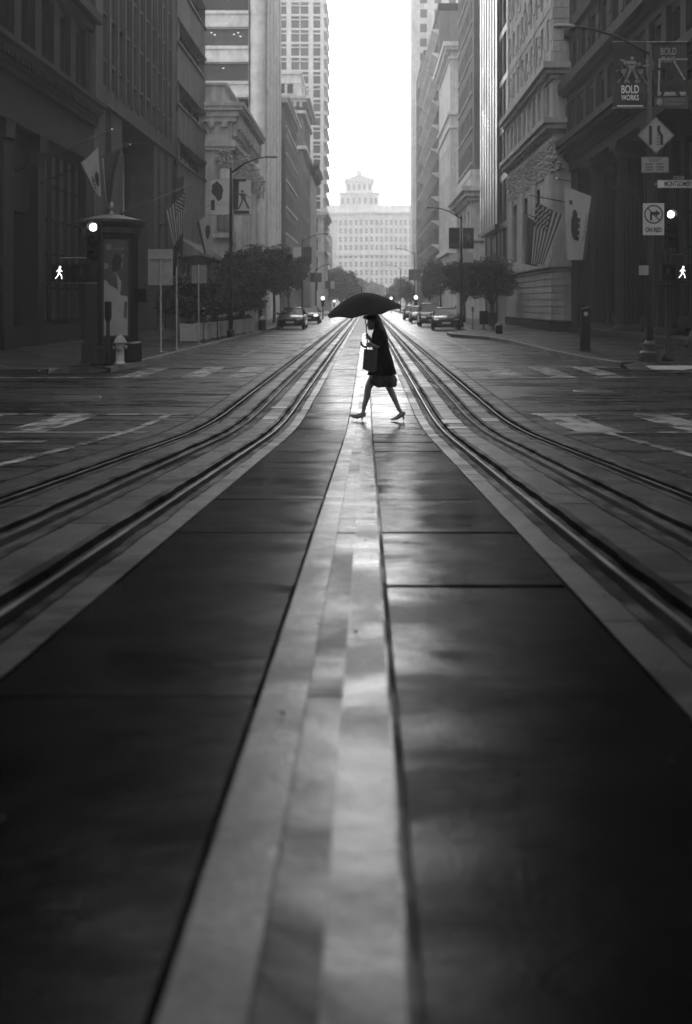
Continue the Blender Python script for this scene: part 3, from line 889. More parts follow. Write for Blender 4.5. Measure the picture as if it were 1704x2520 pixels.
for i in range(1500):
    y = random.uniform(59.3, 77.9); z = random.uniform(9.0, 10.78); r = random.uniform(.05, .12)
    x = 10.38 - random.uniform(0, .16) * (z - 8.6) / 2
    vs = [(x + dx*r, y + dy*r*random.uniform(.7, 1.3), z + dz*r*random.uniform(.7, 1.4)) for dx, dy, dz in ((1,0,0),(-1,0,0),(0,1,0),(0,-1,0),(0,0,1),(0,0,-1))]
    k.add(vs, [(0,2,4),(2,1,4),(1,3,4),(3,0,4),(2,0,5),(1,2,5),(3,1,5),(0,3,5)])
for i in range(40):
    x = random.uniform(10.3, 11.5); z = random.uniform(9.1, 10.75); r = random.uniform(.08, .18)
    vs = [(x + dx*r, 59.12 + dy*r, z + dz*r) for dx, dy, dz in ((1,0,0),(-1,0,0),(0,1,0),(0,-1,0),(0,0,1),(0,0,-1))]
    k.add(vs, [(0,2,4),(2,1,4),(1,3,4),(3,0,4),(2,0,5),(1,2,5),(3,1,5),(0,3,5)])
tag(b.part(k, 'carved_frieze'), kind='stuff')
q = MB(); b.ledge(10.8, 11.0, .1, q); b.ledge(11.3, 11.45, .2, q); b.ledge(11.45, 11.75, .45, q); b.ledge(11.75, 12.05, .62, q); b.part(q, 'cornice')
bays = rng(59.8, 77.8, 9, .42)
b.grid('s', 59.2, 78, 12.05, 14.6, bays, [(12.3, 14.1)], .4, mull=(1, 2))
for (a, c) in bays:
    q = MB(); b.box(q, 's', c + .25, c + .8, 12.1, 14.3, 0, .18); b.part(q, 'pilaster')
q = MB(); b.ledge(14.3, 14.55, .15, q); b.ledge(14.55, 14.8, .4, q); b.ledge(14.8, 15.15, .62, q); b.part(q, 'cornice')
rows = [(16.2 + 2.9*i, 18.0 + 2.9*i) for i in range(10)]
b.grid('s', 59.2, 78, 15.15, 46, bays, rows, .35, mull=(1, 2), frame=.07)
# rock-faced ashlar, the courses one can tell apart on the upper wall
big = []
for j in range(24):
    z = 15.3 + .62 * j
    for i in range(29):
        u0 = 59.25 + (i + (.5 if j % 2 else 0)) * .645
        u1 = min(u0 + .62, 77.95)
        if any(u1 > a - .02 and u0 < c + .02 for a, c in bays) and any(z + .6 > r0 and z < r1 for r0, r1 in rows): continue
        big.append((z, u0, u1))
big.sort()
bm1 = {}
for n_, (z, u0, u1) in enumerate(big):
    e = random.uniform(.02, .09)
    if n_ < 260:
        q = MB(); b.box(q, 's', u0, u1, z, z + .58, 0, e); b.part(q, 'stone_block')
    else:
        if 'm' not in bm1: bm1['m'] = MB()
        b.box(bm1['m'], 's', u0, u1, z, z + .58, 0, e)
for j in range(48, 0, -1):
    z = 15.2 + .62 * (48 - j)
    b.box(bm1['m'], 'f', .02, .42 if j % 2 else .7, z, z + .58, 0, .06)
    b.box(bm1['m'], 'f', .46 if j % 2 else .74, 1.6, z, z + .58, 0, .05)
tag(b.part(bm1['m'], 'stone_blocks'), kind='stuff')
b.done()

# ---- right 3: black tower with bright fins
b = Bld('black_fin_tower', 'black glass tower with bright vertical metal fins', 1, 10.4, 78.2, 96, 60, W_R3, 18)
b.core(.4); b.grid('f', 0, 18, .1, 60, [], [])
b.grid('s', 78.2, 83.2, .1, 60, [(78.8, 80.8), (81.0, 83.0)], [(4.2 + 3.7*i, 7.4 + 3.7*i) for i in range(14)], .15, frame=.05, mull=(1, 1))
b.grid('s', 83.2, 96, 7.9, 60, [], [])
b.wall.box(11.6, 11.7, 83.2, 96, .1, 7.9)
for i in range(7):
    q = MB(); y = 83.5 + i * 1.9
    b.box(q, 's', y, y + 1.05, 8.0, 60, 0, .12); b.part(q, 'fin_base', W_R3)
    q = MB(); b.box(q, 's', y, y + 1.05, 8.0, 60, .122, .145); b.part(q, 'fin', FIN)
    if i < 6: b.window('s', y + 1.07, y + 1.96, 8.2, 59.5, .0, 'window', .05, (1, 14), glass=GLASSD)
for y in (83.4, 87.5, 91.6, 95.4):
    q = MB(); b.box(q, 's', y, y + .5, .16, 7.9, -1.0, -.3); b.part(q, 'pier', W_R3)
q = MB(); b.box(q, 's', 83.2, 96, 7.6, 7.95, -1.2, .35); b.part(q, 'soffit', W_R3)
b.done()

# ---- right 4: podium building with brick tower above
b = Bld('podium_brick_tower', 'grey brick tower with thin pale floor lines above a corniced podium', 1, 10.34, 105, 122, 62, W_GREY, 16)
pod = MB(); pod.box(10.34 + .35, 26, 105.3, 122, -.2, 14.2); 
b.wall.box(11.05, 26, 105.4, 123.5, 14.0, 61.9)
keep = b.wall
b.wall = pod
b.grid('s', 105, 122, .1, 14.4, rng(105.8, 121.4, 4, .5), [(1.0, 4.0), (5.4, 7.6), (8.8, 11.0)], .3, mull=(2, 1))
b.grid('f', 0, 16, .1, 14.4, rng(2, 15, 4, .4), [(1.0, 4.0), (5.4, 7.6), (8.8, 11.0)], .3)
b.part(pod, 'podium', W_SOFT); b.wall = keep
q = MB(); b.ledge(11.9, 12.3, .35, q); b.ledge(12.3, 12.8, .7, q); b.ledge(12.8, 13.3, 1.0, q); b.ledge(7.9, 8.3, .3, q); b.part(q, 'cornice', W_SOFT)
q = MB(); b.ledge(14.4, 15.0, .1, q); b.part(q, 'parapet', W_WHITE)
xf = b.xf; b.xf = 10.66; y0 = b.y0; b.y0 = 105.3
rws = [(16.0 + 3.6*i, 18.1 + 3.6*i) for i in range(12)]
b.grid('s', 105.3, 123.5, 15.0, 61.9, rng(107, 123, 8, .5), rws, .35, frame=.06, pane=False, fm=W_GREY)
b.grid('f', 0, 16, 15.0, 61.9, [], [])
for (a, c) in rws:
    q = MB(); b.box(q, 's', 106.8, 123.4, a - .18, a - .02, 0, .12); b.part(q, 'sill', W_SOFT)
b.xf = xf; b.y0 = y0
b.done()

# ---- right 5: pale building with bright cornice
b = Bld('pale_corniced_building', 'pale smooth building with bright sloping cornice between two grey towers', 1, 10.8, 137.6, 158.4, 35.4, W_SOFT, 16)
b.core(.4); b.grid('s', 137.6, 158.4, .1, 35.4, rng(138.5, 158, 6, .3), [(5 + 3.9*i, 7 + 3.9*i) for i in range(5)], .25, pane=False, glass=GLASSM, fm=W_SOFT)
b.grid('f', 0, 16, .1, 35.4, [], [])
q = MB(); b.ledge(33.5, 33.8, .2, q); b.ledge(34.6, 35.0, .6, q); b.ledge(35.0, 35.6, .9, q); b.ledge(26.2, 26.6, .3, q); b.ledge(24.5, 24.8, .2, q); b.ledge(8.2, 8.8, .5, q); b.part(q, 'cornice', W_WHITE)
d = MB()
for i in range(34): d.box(10.1, 10.75, 138 + i * .6, 138.3 + i*.6, 34.1, 34.6)
tag(b.part(d, 'dentils'), kind='stuff'); b.done()

# ---- right 6: grey building with white slanting sunshades
b = Bld('sunshade_office_building', 'grey office building with bright white projecting balcony ledges', 1, 10.8, 158.6, 202, 46.6, W_GREY, 16)
b.core(.4); b.grid('f', 0, 16, .1, 46.6, [], [])
rws = [(7.0 + 3.6*i, 9.2 + 3.6*i) for i in range(11)]
b.grid('s', 158.6, 202, .1, 46.6, rng(160, 201, 8, .6), rws, .3, frame=.06, pane=False)
for (a, c) in rws:
    q = MB(); q.add([(10.8, 159, a - .9), (10.8, 201, a - .9), (9.7, 201, a - .2), (9.7, 159, a - .2), (10.8, 159, a - .05), (10.8, 201, a - .05), (9.7, 201, a - .05), (9.7, 159, a - .05)],
        [(0,3,2,1), (4,5,6,7), (3,7,6,2), (0,4,7,3), (1,2,6,5)]); b.part(q, 'balcony', W_WHITE, fix=True)
q = MB(); b.ledge(45.6, 46.7, .1, q); b.part(q, 'parapet', W_DARK); b.done()

# ---- right 7: pale tall block behind
b = Bld('tall_pale_slab', 'tall pale slab rising behind the sunshade building', 1, 11.2, 262, 275, 84, W_SOFT, 20)
b.core(.4); b.grid('f', 0, 20, 0, 84, rng(1, 19, 5, .5), [(4 + 3.6*i, 6.2 + 3.6*i) for i in range(21)], .2, pane=False, glass=GLASSM, fm=W_SOFT)
b.grid('s', 262, 275, 0, 84, [], []); b.done()
# ---- right 8, 9: two dark slabs closing the street
b = Bld('dark_brick_slab', 'dark brick slab, the nearer of the two at the street end', 1, 11.0, 206, 219.8, 51, W_DARK, 16)
b.core(.4); b.grid('s', 206, 219.8, .1, 51, rng(206.5, 219.5, 4, .4), [(4 + 3.5*i, 6 + 3.5*i) for i in range(13)], .2, pane=False); b.grid('f', 0, 16, .1, 51, [], []); b.done()
b = Bld('dark_end_slab', 'dark slab farthest down the right side against the white sky', 1, 11.0, 220, 236, 51, W_DARK2, 16)
b.core(.4); b.grid('s', 220, 236, .1, 51, rng(220.5, 235.5, 4, .4), [(4 + 3.5*i, 6 + 3.5*i) for i in range(13)], .2, pane=False); b.grid('f', 0, 16, .1, 51, [], []); b.done()
# ---- unseen blocks flanking the camera, added to darken the street's sides
for s, nm, lb in ((-1, 'unseen_left_block', 'unseen stone block added left of the camera to darken the street'), (1, 'unseen_right_block', 'unseen stone block added right of the camera to darken the street')):
    b = Bld(nm, lb, s, 10.6, -60, 9.5, 30, W_DARK, 18)
    b.wall.box(s * 11.0, s * 28.6, -60, 9.1, -.2, 30); 
    cs = rng(-59, 8.5, 14, .5); rs = [(2.5, 6.5)] + [(9 + 3.6*i, 11.2 + 3.6*i) for i in range(5)]
    b.grid('s', -60, 9.5, -.2, 30, cs, rs, .38, pane=False, mull=(2, 1))
    b.wall.quad((s*10.6, 9.5, -.2), (s*28.6, 9.5, -.2), (s*28.6, 9.5, 30), (s*10.6, 9.5, 30))
    b.done()

# ---- the classical block that closes the street
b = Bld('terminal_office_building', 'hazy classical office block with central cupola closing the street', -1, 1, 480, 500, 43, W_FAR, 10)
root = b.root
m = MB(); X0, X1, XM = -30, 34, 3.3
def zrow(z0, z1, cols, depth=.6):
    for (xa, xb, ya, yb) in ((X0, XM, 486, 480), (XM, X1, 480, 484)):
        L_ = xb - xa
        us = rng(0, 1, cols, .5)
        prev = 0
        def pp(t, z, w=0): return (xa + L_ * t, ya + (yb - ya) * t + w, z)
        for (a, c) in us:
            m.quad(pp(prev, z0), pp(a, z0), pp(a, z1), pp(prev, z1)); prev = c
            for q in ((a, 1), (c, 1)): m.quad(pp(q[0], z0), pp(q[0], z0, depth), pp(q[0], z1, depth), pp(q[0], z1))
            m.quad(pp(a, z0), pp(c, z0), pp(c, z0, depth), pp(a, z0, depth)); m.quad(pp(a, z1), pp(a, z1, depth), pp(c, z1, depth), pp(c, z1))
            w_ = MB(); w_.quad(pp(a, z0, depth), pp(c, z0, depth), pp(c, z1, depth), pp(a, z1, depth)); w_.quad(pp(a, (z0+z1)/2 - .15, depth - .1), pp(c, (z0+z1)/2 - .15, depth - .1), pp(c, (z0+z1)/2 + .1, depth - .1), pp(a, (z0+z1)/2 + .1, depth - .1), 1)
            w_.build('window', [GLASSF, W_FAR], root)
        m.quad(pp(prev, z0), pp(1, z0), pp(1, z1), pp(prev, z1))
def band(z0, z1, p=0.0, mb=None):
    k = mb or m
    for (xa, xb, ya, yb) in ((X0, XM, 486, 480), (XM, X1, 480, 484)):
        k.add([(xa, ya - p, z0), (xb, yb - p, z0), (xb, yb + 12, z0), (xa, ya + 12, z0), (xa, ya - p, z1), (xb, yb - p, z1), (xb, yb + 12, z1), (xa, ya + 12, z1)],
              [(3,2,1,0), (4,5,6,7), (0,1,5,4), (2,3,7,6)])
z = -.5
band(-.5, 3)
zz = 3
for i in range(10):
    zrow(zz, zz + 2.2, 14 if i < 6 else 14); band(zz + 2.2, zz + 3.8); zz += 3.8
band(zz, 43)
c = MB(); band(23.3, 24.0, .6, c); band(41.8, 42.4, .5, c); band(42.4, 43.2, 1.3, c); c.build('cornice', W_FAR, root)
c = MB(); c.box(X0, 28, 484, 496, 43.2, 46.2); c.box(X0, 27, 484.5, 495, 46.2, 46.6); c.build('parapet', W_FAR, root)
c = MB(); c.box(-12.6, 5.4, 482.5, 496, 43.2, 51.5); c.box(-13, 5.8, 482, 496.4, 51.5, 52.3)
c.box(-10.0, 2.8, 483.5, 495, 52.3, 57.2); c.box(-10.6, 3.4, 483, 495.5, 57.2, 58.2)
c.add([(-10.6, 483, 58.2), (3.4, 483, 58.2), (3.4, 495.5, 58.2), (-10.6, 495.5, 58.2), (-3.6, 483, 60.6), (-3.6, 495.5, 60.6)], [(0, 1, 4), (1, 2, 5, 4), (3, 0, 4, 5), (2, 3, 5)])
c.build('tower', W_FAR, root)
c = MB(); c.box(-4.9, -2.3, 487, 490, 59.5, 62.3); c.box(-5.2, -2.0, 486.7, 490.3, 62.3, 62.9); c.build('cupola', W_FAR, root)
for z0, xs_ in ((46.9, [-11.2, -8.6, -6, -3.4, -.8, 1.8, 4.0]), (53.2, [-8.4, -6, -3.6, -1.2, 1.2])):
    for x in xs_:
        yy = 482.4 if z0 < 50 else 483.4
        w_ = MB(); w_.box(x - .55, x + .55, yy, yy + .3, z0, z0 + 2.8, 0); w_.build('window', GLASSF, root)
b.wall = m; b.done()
# ------------------------------------------------------------------ trees
def crown_mb(blobs, n, size, seed):
    rnd = random.Random(seed); k = MB(); vs = []; fs = []
    vols = [bl[1][0] * bl[1][1] * bl[1][2] for bl in blobs]; tot = sum(vols)
    for (c, r), v_ in zip(blobs, vols):
        for i in range(int(n * v_ / tot)):
            d = Vector((rnd.gauss(0, 1), rnd.gauss(0, 1), rnd.gauss(0, 1))).normalized()
            t = rnd.random() ** .45
            nz_ = .78 + .5 * noise.noise(Vector((d.x*2.2 + c[0], d.y*2.2 + c[1], d.z*2.2 + seed)))
            p = Vector((c[0] + d.x*r[0]*t*nz_*1.1, c[1] + d.y*r[1]*t*nz_*1.1, c[2] + d.z*r[2]*t*nz_*1.1))
            if noise.noise(p * 1.3 + Vector((seed, 0, 0))) < -.22: continue
            a = Vector((rnd.gauss(0, 1), rnd.gauss(0, 1), rnd.gauss(0, .6))).normalized(); b_ = a.cross(Vector((rnd.gauss(0,1), rnd.gauss(0,1), rnd.gauss(0,1)))).normalized()
            s = size * rnd.uniform(.6, 1.4)
            o = len(vs); vs += [p - a*s, p + b_*s*.45, p + a*s, p - b_*s*.45]; fs.append((o, o+1, o+2, o+3))
    k.add(vs, fs); return k
def tree(label, x, y, h, cr, ch, trunk_r=.11, n=5000, size=.09, seed=1, group=None, lm=None, z0=None, fork=1):
    z0 = (.165 if z0 is None else z0)
    rnd = random.Random(seed)
    t = thing('street_tree', label, 'tree', (x, y, z0), group)
    cz = h - ch / 2
    k = MB(); k.tube([(0, 0, -.1), (.03, 0, (h-ch)*.5), (-.02, .03, h - ch), (.05, 0, cz)], [trunk_r*1.25, trunk_r, trunk_r*.85, trunk_r*.5], 8)
    k.build('trunk', BARK, t, world=False)
    blobs = [((0, 0, cz), (cr*.8, cr*.8, ch*.45))]
    for i in range(7):
        a = i * 2 * math.pi / 7 + rnd.uniform(-.3, .3); rr = cr * rnd.uniform(.42, .62)
        c = (math.cos(a)*rr, math.sin(a)*rr, cz + rnd.uniform(-.25, .28)*ch)
        blobs.append((c, (cr*rnd.uniform(.35, .5), cr*rnd.uniform(.35, .5), ch*rnd.uniform(.2, .32))))
        b_ = MB(); b_.tube([(0, 0, h - ch - .2), (c[0]*.5, c[1]*.5, (h - ch + c[2])*.5 + .1), c], [trunk_r*.6, trunk_r*.4, trunk_r*.15], 6); b_.build('limb', BARK, t, world=False)
    blobs.append(((rnd.uniform(-.2,.2)*cr, 0, cz + ch*.25), (cr*.5, cr*.5, ch*.28)))
    crown_mb(blobs, int(n*1.7), size*1.12, seed).build('crown', lm or LEAF, t, world=False)
    return t
G = 'trees along the left kerb'
tree('nearest big round street tree behind the left planters', -7.3, 62, 4.7, 2.0, 3.1, n=12000, seed=3, group=G)
tree('tallest big street tree on the left, left of the parked car', -7.3, 72, 5.7, 2.4, 3.8, n=9000, seed=5, group=G)
tree('third big street tree on the left, just beyond the tallest', -7.4, 84, 6.0, 2.2, 3.5, n=8000, size=.11, seed=8, group=G)
tree('farthest of the big left street trees, behind the parked car', -7.3, 98, 6.0, 2.1, 3.8, n=7000, size=.12, seed=11, group=G)
G = 'low trees behind the planter boxes'
for i, (x, y, h, lb) in enumerate(((-7.6, 44.5, 2.7, 'low bushy tree behind the first planter box'), (-7.5, 47.5, 2.55, 'low bushy tree behind the second planter box'),
        (-7.3, 50.5, 2.75, 'low bushy tree near the left lamp post'), (-7.0, 53.5, 2.8, 'low bushy tree right of the left lamp post'), (-6.9, 57, 2.75, 'low bushy tree behind the last planter boxes'))):
    t = tree(lb, x, y, h + .1, 1.55, 1.95, .06, 9000, .065, 20 + i, G); t.name = 'low_tree'
G = 'trees on the right sidewalk'
tree('large round street tree nearest on the right sidewalk', 8.4, 71, 4.8, 2.0, 3.2, n=10000, seed=31, group=G, trunk_r=.16)
tree('second round street tree on the right, behind the parked cars', 7.9, 86, 5.3, 2.1, 3.6, n=9000, seed=34, group=G)
tree('third tree on the right, tall and narrow', 8.9, 150, 7.4, 1.5, 5.6, n=5000, size=.18, seed=37, group=G)
tree('leafy tree between the second and third on the right', 8.2, 118, 6.2, 1.5, 3.8, n=3500, size=.15, seed=38, group=G, lm=LEAF2)
G = 'hazy trees far down the street'
tree('large hazy tree far down the street on the left', -5.9, 240, 9.8, 5.2, 7.6, n=9000, size=.3, seed=41, group=G, z0=-.1, trunk_r=.3)
tree('hazier wide tree behind the large hazy left one', -4.8, 300, 9.6, 5.6, 7.2, n=7000, size=.36, seed=42, group=G, z0=-.1, trunk_r=.3)
tree('small hazy tree far down the street on the right', 7.6, 200, 5.9, 1.9, 4.2, n=3000, size=.2, seed=43, group=G, z0=-.1)
tree('faint small tree at the far right kerb', 6.6, 262, 6.2, 2.6, 4.6, n=3000, size=.28, seed=44, group=G, z0=-.1)
tree('broad faint tree at the street end', 2, 400, 10, 7, 8, n=5000, size=.5, seed=45, group=G, z0=-.2, trunk_r=.3)
tree('faint tree at the street end left of centre', -8, 390, 11, 6, 8, n=5000, size=.5, seed=46, group=G, z0=-.2, trunk_r=.3)
tree('faint tree at the street end right of centre', 14, 380, 11, 6, 8, n=4000, size=.5, seed=47, group=G, z0=-.2, trunk_r=.3)

# ------------------------------------------------------------------ planter boxes
PL = mat('planter_fibre', .5, .6, .15, 3, bump=.003)
def planter(x, y, lb):
    t = thing('planter_box', lb, 'planter', (x, y, .165), 'pale planter boxes along the left kerb')
    k = MB(); w_, d_, h_ = .7, .95, .72
    k.box(-w_/2, w_/2, -d_/2, d_/2, .04, h_); k.build('box', PL, t, world=False)
    k = MB(); k.box(-w_/2-.02, w_/2+.02, -d_/2-.02, d_/2+.02, h_ - .07, h_ + .01); k.build('rim', PL, t, world=False)
    crown_mb([((0, 0, h_ + .05), (.3, .55, .22))], 700, .045, int(y*10)).build('foliage', LEAF, t, world=False)
    k = MB(); k.box(-.26, .26, -.5, .5, 0, .04); k.build('foot', BLACKPAINT, t, world=False)
od = ['nearest', 'second', 'third', 'fourth', 'fifth', 'sixth', 'seventh', 'eighth']
for i in range(8):
    planter(-7.15 + i * .1, 42.8 + i * 2.05, f'pale square planter box, {od[i]} of the row on the left kerb')
def meter(x, y, lb, g, h=1.35):
    t = thing('parking_meter', lb, 'parking meter', (x, y, .165), g)
    k = MB(); k.lathe((0, 0, 0), [(.07, 0), (.07, .03), (.03, .05), (.03, h - .3)], 10); k.build('post', DARKMETAL, t, world=False)
    k = MB(); k.box(-.07, .07, -.06, .06, h - .3, h - .08); k.lathe((0, 0, h - .08), [(.075, 0), (.07, .05), (.04, .09), (.01, .1)], 12); k.build('head', BLACKPAINT, t, world=False)
    k = MB(); k.lathe((0, -.03, h - .06), [(.05, 0), (.045, .05), (.02, .09)], 10); k.box(-.045, .045, -.066, -.06, h - .27, h - .12); k.build('dome', CHROME, t, world=False)
for i, (x, y) in enumerate(((-6.5, 42), (-6.45, 45.6), (-6.4, 49.5), (-6.35, 53.5))):
    meter(x, y, ['nearest parking meter beside the planter boxes', 'second parking meter beside the planter boxes', 'third parking meter, just short of the left lamp post', 'fourth parking meter, just beyond the left lamp post'][i], 'parking meters beside the planters')

# ------------------------------------------------------------------ street lamps with banners
BAN = mat('banner_dark', .03, .7, .3, 2); BANL = clothmat('banner_light', .6, .55); BANG = mat('banner_grey', .16, .7, .4, 3)
def figure(mb, x, y, z, s, m, lean=0.0, flip=1):
    """a generic printed person"""
    mb.lathe((x + lean*.6*s, y, z + .86*s), [(.07*s, -.001), (.07*s, .001)], 10, m, axis='y')
    mb.poly([(x - .1*s, z + .45*s), (x + .1*s, z + .45*s), (x + (.14 + lean*.4)*s, z + .76*s), (x + (-.14 + lean*.4)*s, z + .76*s)], y, m)
    mb.poly([(x - .1*s, z + .45*s), (x, z + .45*s), (x - .2*s*flip, z), (x - .28*s*flip, z)], y, m)
    mb.poly([(x, z + .45*s), (x + .1*s, z + .45*s), (x + .3*s*flip, z + .05*s), (x + .2*s*flip, z)], y, m)
    mb.poly([(x + .12*s, z + .74*s), (x + .36*s*flip, z + .5*s), (x + .34*s*flip, z + .56*s), (x + .14*s, z + .66*s)], y, m)
    mb.poly([(x - .12*s, z + .74*s), (x - .4*s*flip, z + .84*s), (x - .4*s*flip, z + .78*s), (x - .13*s, z + .66*s)], y, m)
def lamp(x, y, lb, side, H=8.4, arm=2.3, ban=None, zb=None, group='street lamps with twin banners', base=True, bw=.86, bh=1.72, ztop=None):
    """side: +1 arm reaches to +x"""
    t = thing('street_lamp', lb, 'street lamp', (x, y, .165), group)
    k = MB(); k.lathe((0, 0, 0), [(.1, .3), (.09, 2.5), (.075, 5.5), (.055, H - .5)], 12); k.build('pole', DARKMETAL, t, world=False)
    k = MB()
    if base:
        k.lathe((0, 0, 0), [(.28, 0), (.28, .24), (.25, .27), (.17, .30), (.16, .44), (.19, .46), (.17, .5), (.11, .56)], 8, ang=math.pi/8, smooth=False)
    else: k.lathe((0, 0, 0), [(.17, 0), (.17, .3), (.1, .36)], 12)
    k.build('base', DARKMETAL, t, world=False)
    k = MB(); s = side
    k.tube([(0, 0, H - .75), (s*.35*arm, 0, H - .28), (s*.62*arm, 0, H - .07), (s*arm*.8, 0, H - .02)], [.045, .038, .033, .03], 8); k.build('arm', DARKMETAL, t, world=False)
    k = MB(); a0, a1 = s*arm*.78, s*(arm*.78 + .62)
    k.tube([(a0, 0, H - .02), (a0 + s*.12, 0, H), (a1 - s*.1, 0, H), (a1, 0, H - .02)], [.03, .06, .065, .02], 10, sq=.6); k.build('luminaire', GREYMETAL, t, world=False)
    if ban:
        zt = ztop if ztop else 6.4
        for sgn in (-1, 1):
            k = MB(); k.tube([(0, 0, zt), (sgn*(bw + .12), 0, zt)], .018, 6); k.tube([(0, 0, zt - bh), (sgn*(bw + .12), 0, zt - bh)], .018, 6); k.build('banner_bracket', GREYMETAL, t, world=False)
            k = MB(); n = 8; vs = []
            for i in range(n + 1):
                for j in range(2):
                    vs.append((sgn*(.1 + bw*j), .03*math.sin(i*.9 + sgn) * (.6 if j else 1), zt - bh*i/n))
            k.add(vs, [(2*i, 2*i+1, 2*i+3, 2*i+2) for i in range(n)])
            bo = k.build('banner', ban[0 if sgn < 0 else 1], t, world=False)
            bo.name = 'banner'
    return t
# near right: its pole also carries signs, which are things of their own
RL = lamp(7.63, 28.5, 'tall dark street lamp pole on the near right corner with twin banners', -1, 9.05, 2.55, (BAN, BAN), bw=.9, bh=1.78, ztop=8.62)
x0, x1, zt = 7.63 - 1.0, 7.63 - .1, .165 + 8.62
k = MB()
for i, (fx, s_) in enumerate(((-.72, .62), (-.5, .78), (-.26, .6))): figure(k, 7.63 + fx, 28.44, zt - 1.12, s_, 0, .1*(1-i), 1 if i % 2 else -1)
k.poly([(x0 + .1, zt - 1.72), (x1 - .1, zt - 1.72), (x1 - .1, zt - 1.75), (x0 + .1, zt - 1.75)], 28.44, 1)
k.build('printed_picture', [mat('print_grey', .2, .7, .5, 9), WHITEINK], RL)
text('BOLD', RL, ((x0 + x1)/2, 28.44, zt - 1.30), .30, WHITEINK, .62, offset=.004)
text('WORKS', RL, ((x0 + x1)/2, 28.44, zt - 1.52), .20, WHITEINK, .66, offset=.003)
for i, u in enumerate((.2, .26, .32, .38, .5, .56, .62)):
    pass
a0, a1 = 7.63 + .1, 7.63 + 1.0
k = MB(); INKG = mat('print_mid', .26, .7, .3, 8)
k.poly([(a0 + .12, zt - .5), (a0 + .17, zt - .5), (a0 + .14, zt - 1.47), (a0 + .09, zt - 1.47)], 28.44, 1)
k.poly([(a0 + .12, zt - .46), (a1, zt - .46), (a1, zt - .5), (a0 + .12, zt - .5)], 28.44, 1)
k.poly([(a0 + .1, zt - 1.36), (a1 - .05, zt - 1.36), (a1 - .05, zt - 1.46), (a0 + .1, zt - 1.46)], 28.442, 1)
k.poly([(a0 + .5, zt - .52), (a0 + .55, zt - .52), (a1 - .06, zt - 1.02), (a1 - .1, zt - 1.04)], 28.44, 1)
k.poly([(a0, zt - 1.5), (a1, zt - 1.5), (a1, zt - 1.76), (a0, zt - 1.76)], 28.44, 0)
tag(k.build('printed_picture', [mat('print_plate', .075, .7, .3, 9), INKG], RL), kind='stuff')
k = MB(); figure(k, a0 + .42, 28.43, zt - 1.5, .98, 0, -.12, 1); k.build('printed_player', mat('print_black', .012, .7, .3, 9), RL)
text('BOLD', RL, (a0 + .38, 28.425, zt - .28), .27, INKG, .62, offset=.003)
text('PLAYS', RL, (a0 + .38, 28.425, zt - .50), .22, INKG, .62, offset=.003)
text('SAN FRANCISCO', RL, (a0 + .54, 28.43, zt - 1.59), .085, INKG, .8)
text('STATE UNIVERSITY', RL, (a0 + .54, 28.43, zt - 1.69), .07, INKG, .8)
k = MB(); k.lathe((a0 + .14, 28.43, zt - 1.63), [(.085, -.001), (.085, .001)], 16, axis='y'); k.build('printed_seal', INKG, RL)
# left lamp by the planters
LL = lamp(-6.32, 49, 'dark street lamp with twin banners rising from the left planters', 1, 8.35, 2.0, (BANL, BANL), bw=.84, bh=1.66, ztop=7.32, base=False)
zt = .165 + 7.32
k = MB(); k.lathe((-6.32 - .62, 48.94, zt - .55), [(.27, -.002), (.27, .002)], 18, axis='y'); k.poly([(-7.2, zt - .3), (-6.95, zt - .1), (-6.7, zt - .35), (-6.72, zt - .9), (-6.9, zt - 1.05), (-7.05, zt - .8)], 48.935)
k.poly([(-7.24, zt - 1.0), (-7.06, zt - .95), (-7.05, zt - 1.45), (-7.24, zt - 1.45)], 48.935)
for i in range(9): k.lathe((-6.95 + .055*i, 48.935, zt - 1.12 - .06*(i % 3)), [(.022, -.001), (.022, .001)], 6, axis='y')
tag(k.build('printed_picture', mat('print_dark', .05, .7, .3, 8), LL), kind='stuff')
k = MB(); k.poly([(-6.22, zt), (-5.93, zt), (-5.98, zt - 1.45), (-6.22, zt - 1.45)], 48.94); k.poly([(-5.98, zt - 0.0), (-5.6, zt - .0), (-5.6, zt - .12), (-5.98, zt - .12)], 48.94)
k.poly([(-6.2, zt - 1.47), (-5.46, zt - 1.47), (-5.46, zt - 1.62), (-6.2, zt - 1.62)], 48.94)
k.build('printed_picture', mat('print_dark', .05), LL)
k = MB(); figure(k, -5.72, 48.93, zt - 1.4, .95, 0, -.1, 1); k.build('printed_player', mat('print_grey2', .12, .7, .5, 9), LL)
text('BOLD', LL, (-5.76, 48.925, zt - .27), .2, WHITEINK, .62, offset=.004); text('LIVING', LL, (-5.76, 48.925, zt - .43), .16, WHITEINK, .62, offset=.003)
# right middle lamp
RM = lamp(6.2, 69.5, 'street lamp with dark twin banners beside the parked cars', -1, 7.85, 2.2, (BAN, BAN), bw=.72, bh=1.35, ztop=6.5, base=False)
text('BOLD', RM, (6.2 - .45, 69.42, 5.55), .32, BANG, .6, rz=0)
k = MB(); figure(k, 6.65, 69.42, 5.6, .8, 0); k.box(6.3, 7.0, 69.41, 69.44, 4.4, 5.05, 1); tag(k.build('printed_picture', [BANG, BANL], RM), kind='stuff')
LM = lamp(-6.2, 101, 'street lamp with one pale and one dark banner behind the left trees', 1, 8.2, 2.6, (BANL, BAN), bw=.8, bh=1.6, ztop=6.9, base=False)
RF = lamp(6.2, 137, 'distant street lamp with two small banners on the right', -1, 8.6, 2.4, (BANG, BANG), bw=.72, bh=1.4, ztop=5.9, base=False)
LF = lamp(-6.2, 128, 'distant street lamp with dark banners on the left', 1, 6.2, 1.6, (BAN, BANG), bw=.6, bh=1.1, ztop=5.2, base=False)
lamp(6.2, 196, 'faint distant street lamp with banners far on the right', -1, 8.6, 2.4, (BANG, BANG), bw=.72, bh=1.4, ztop=5.9, base=False)
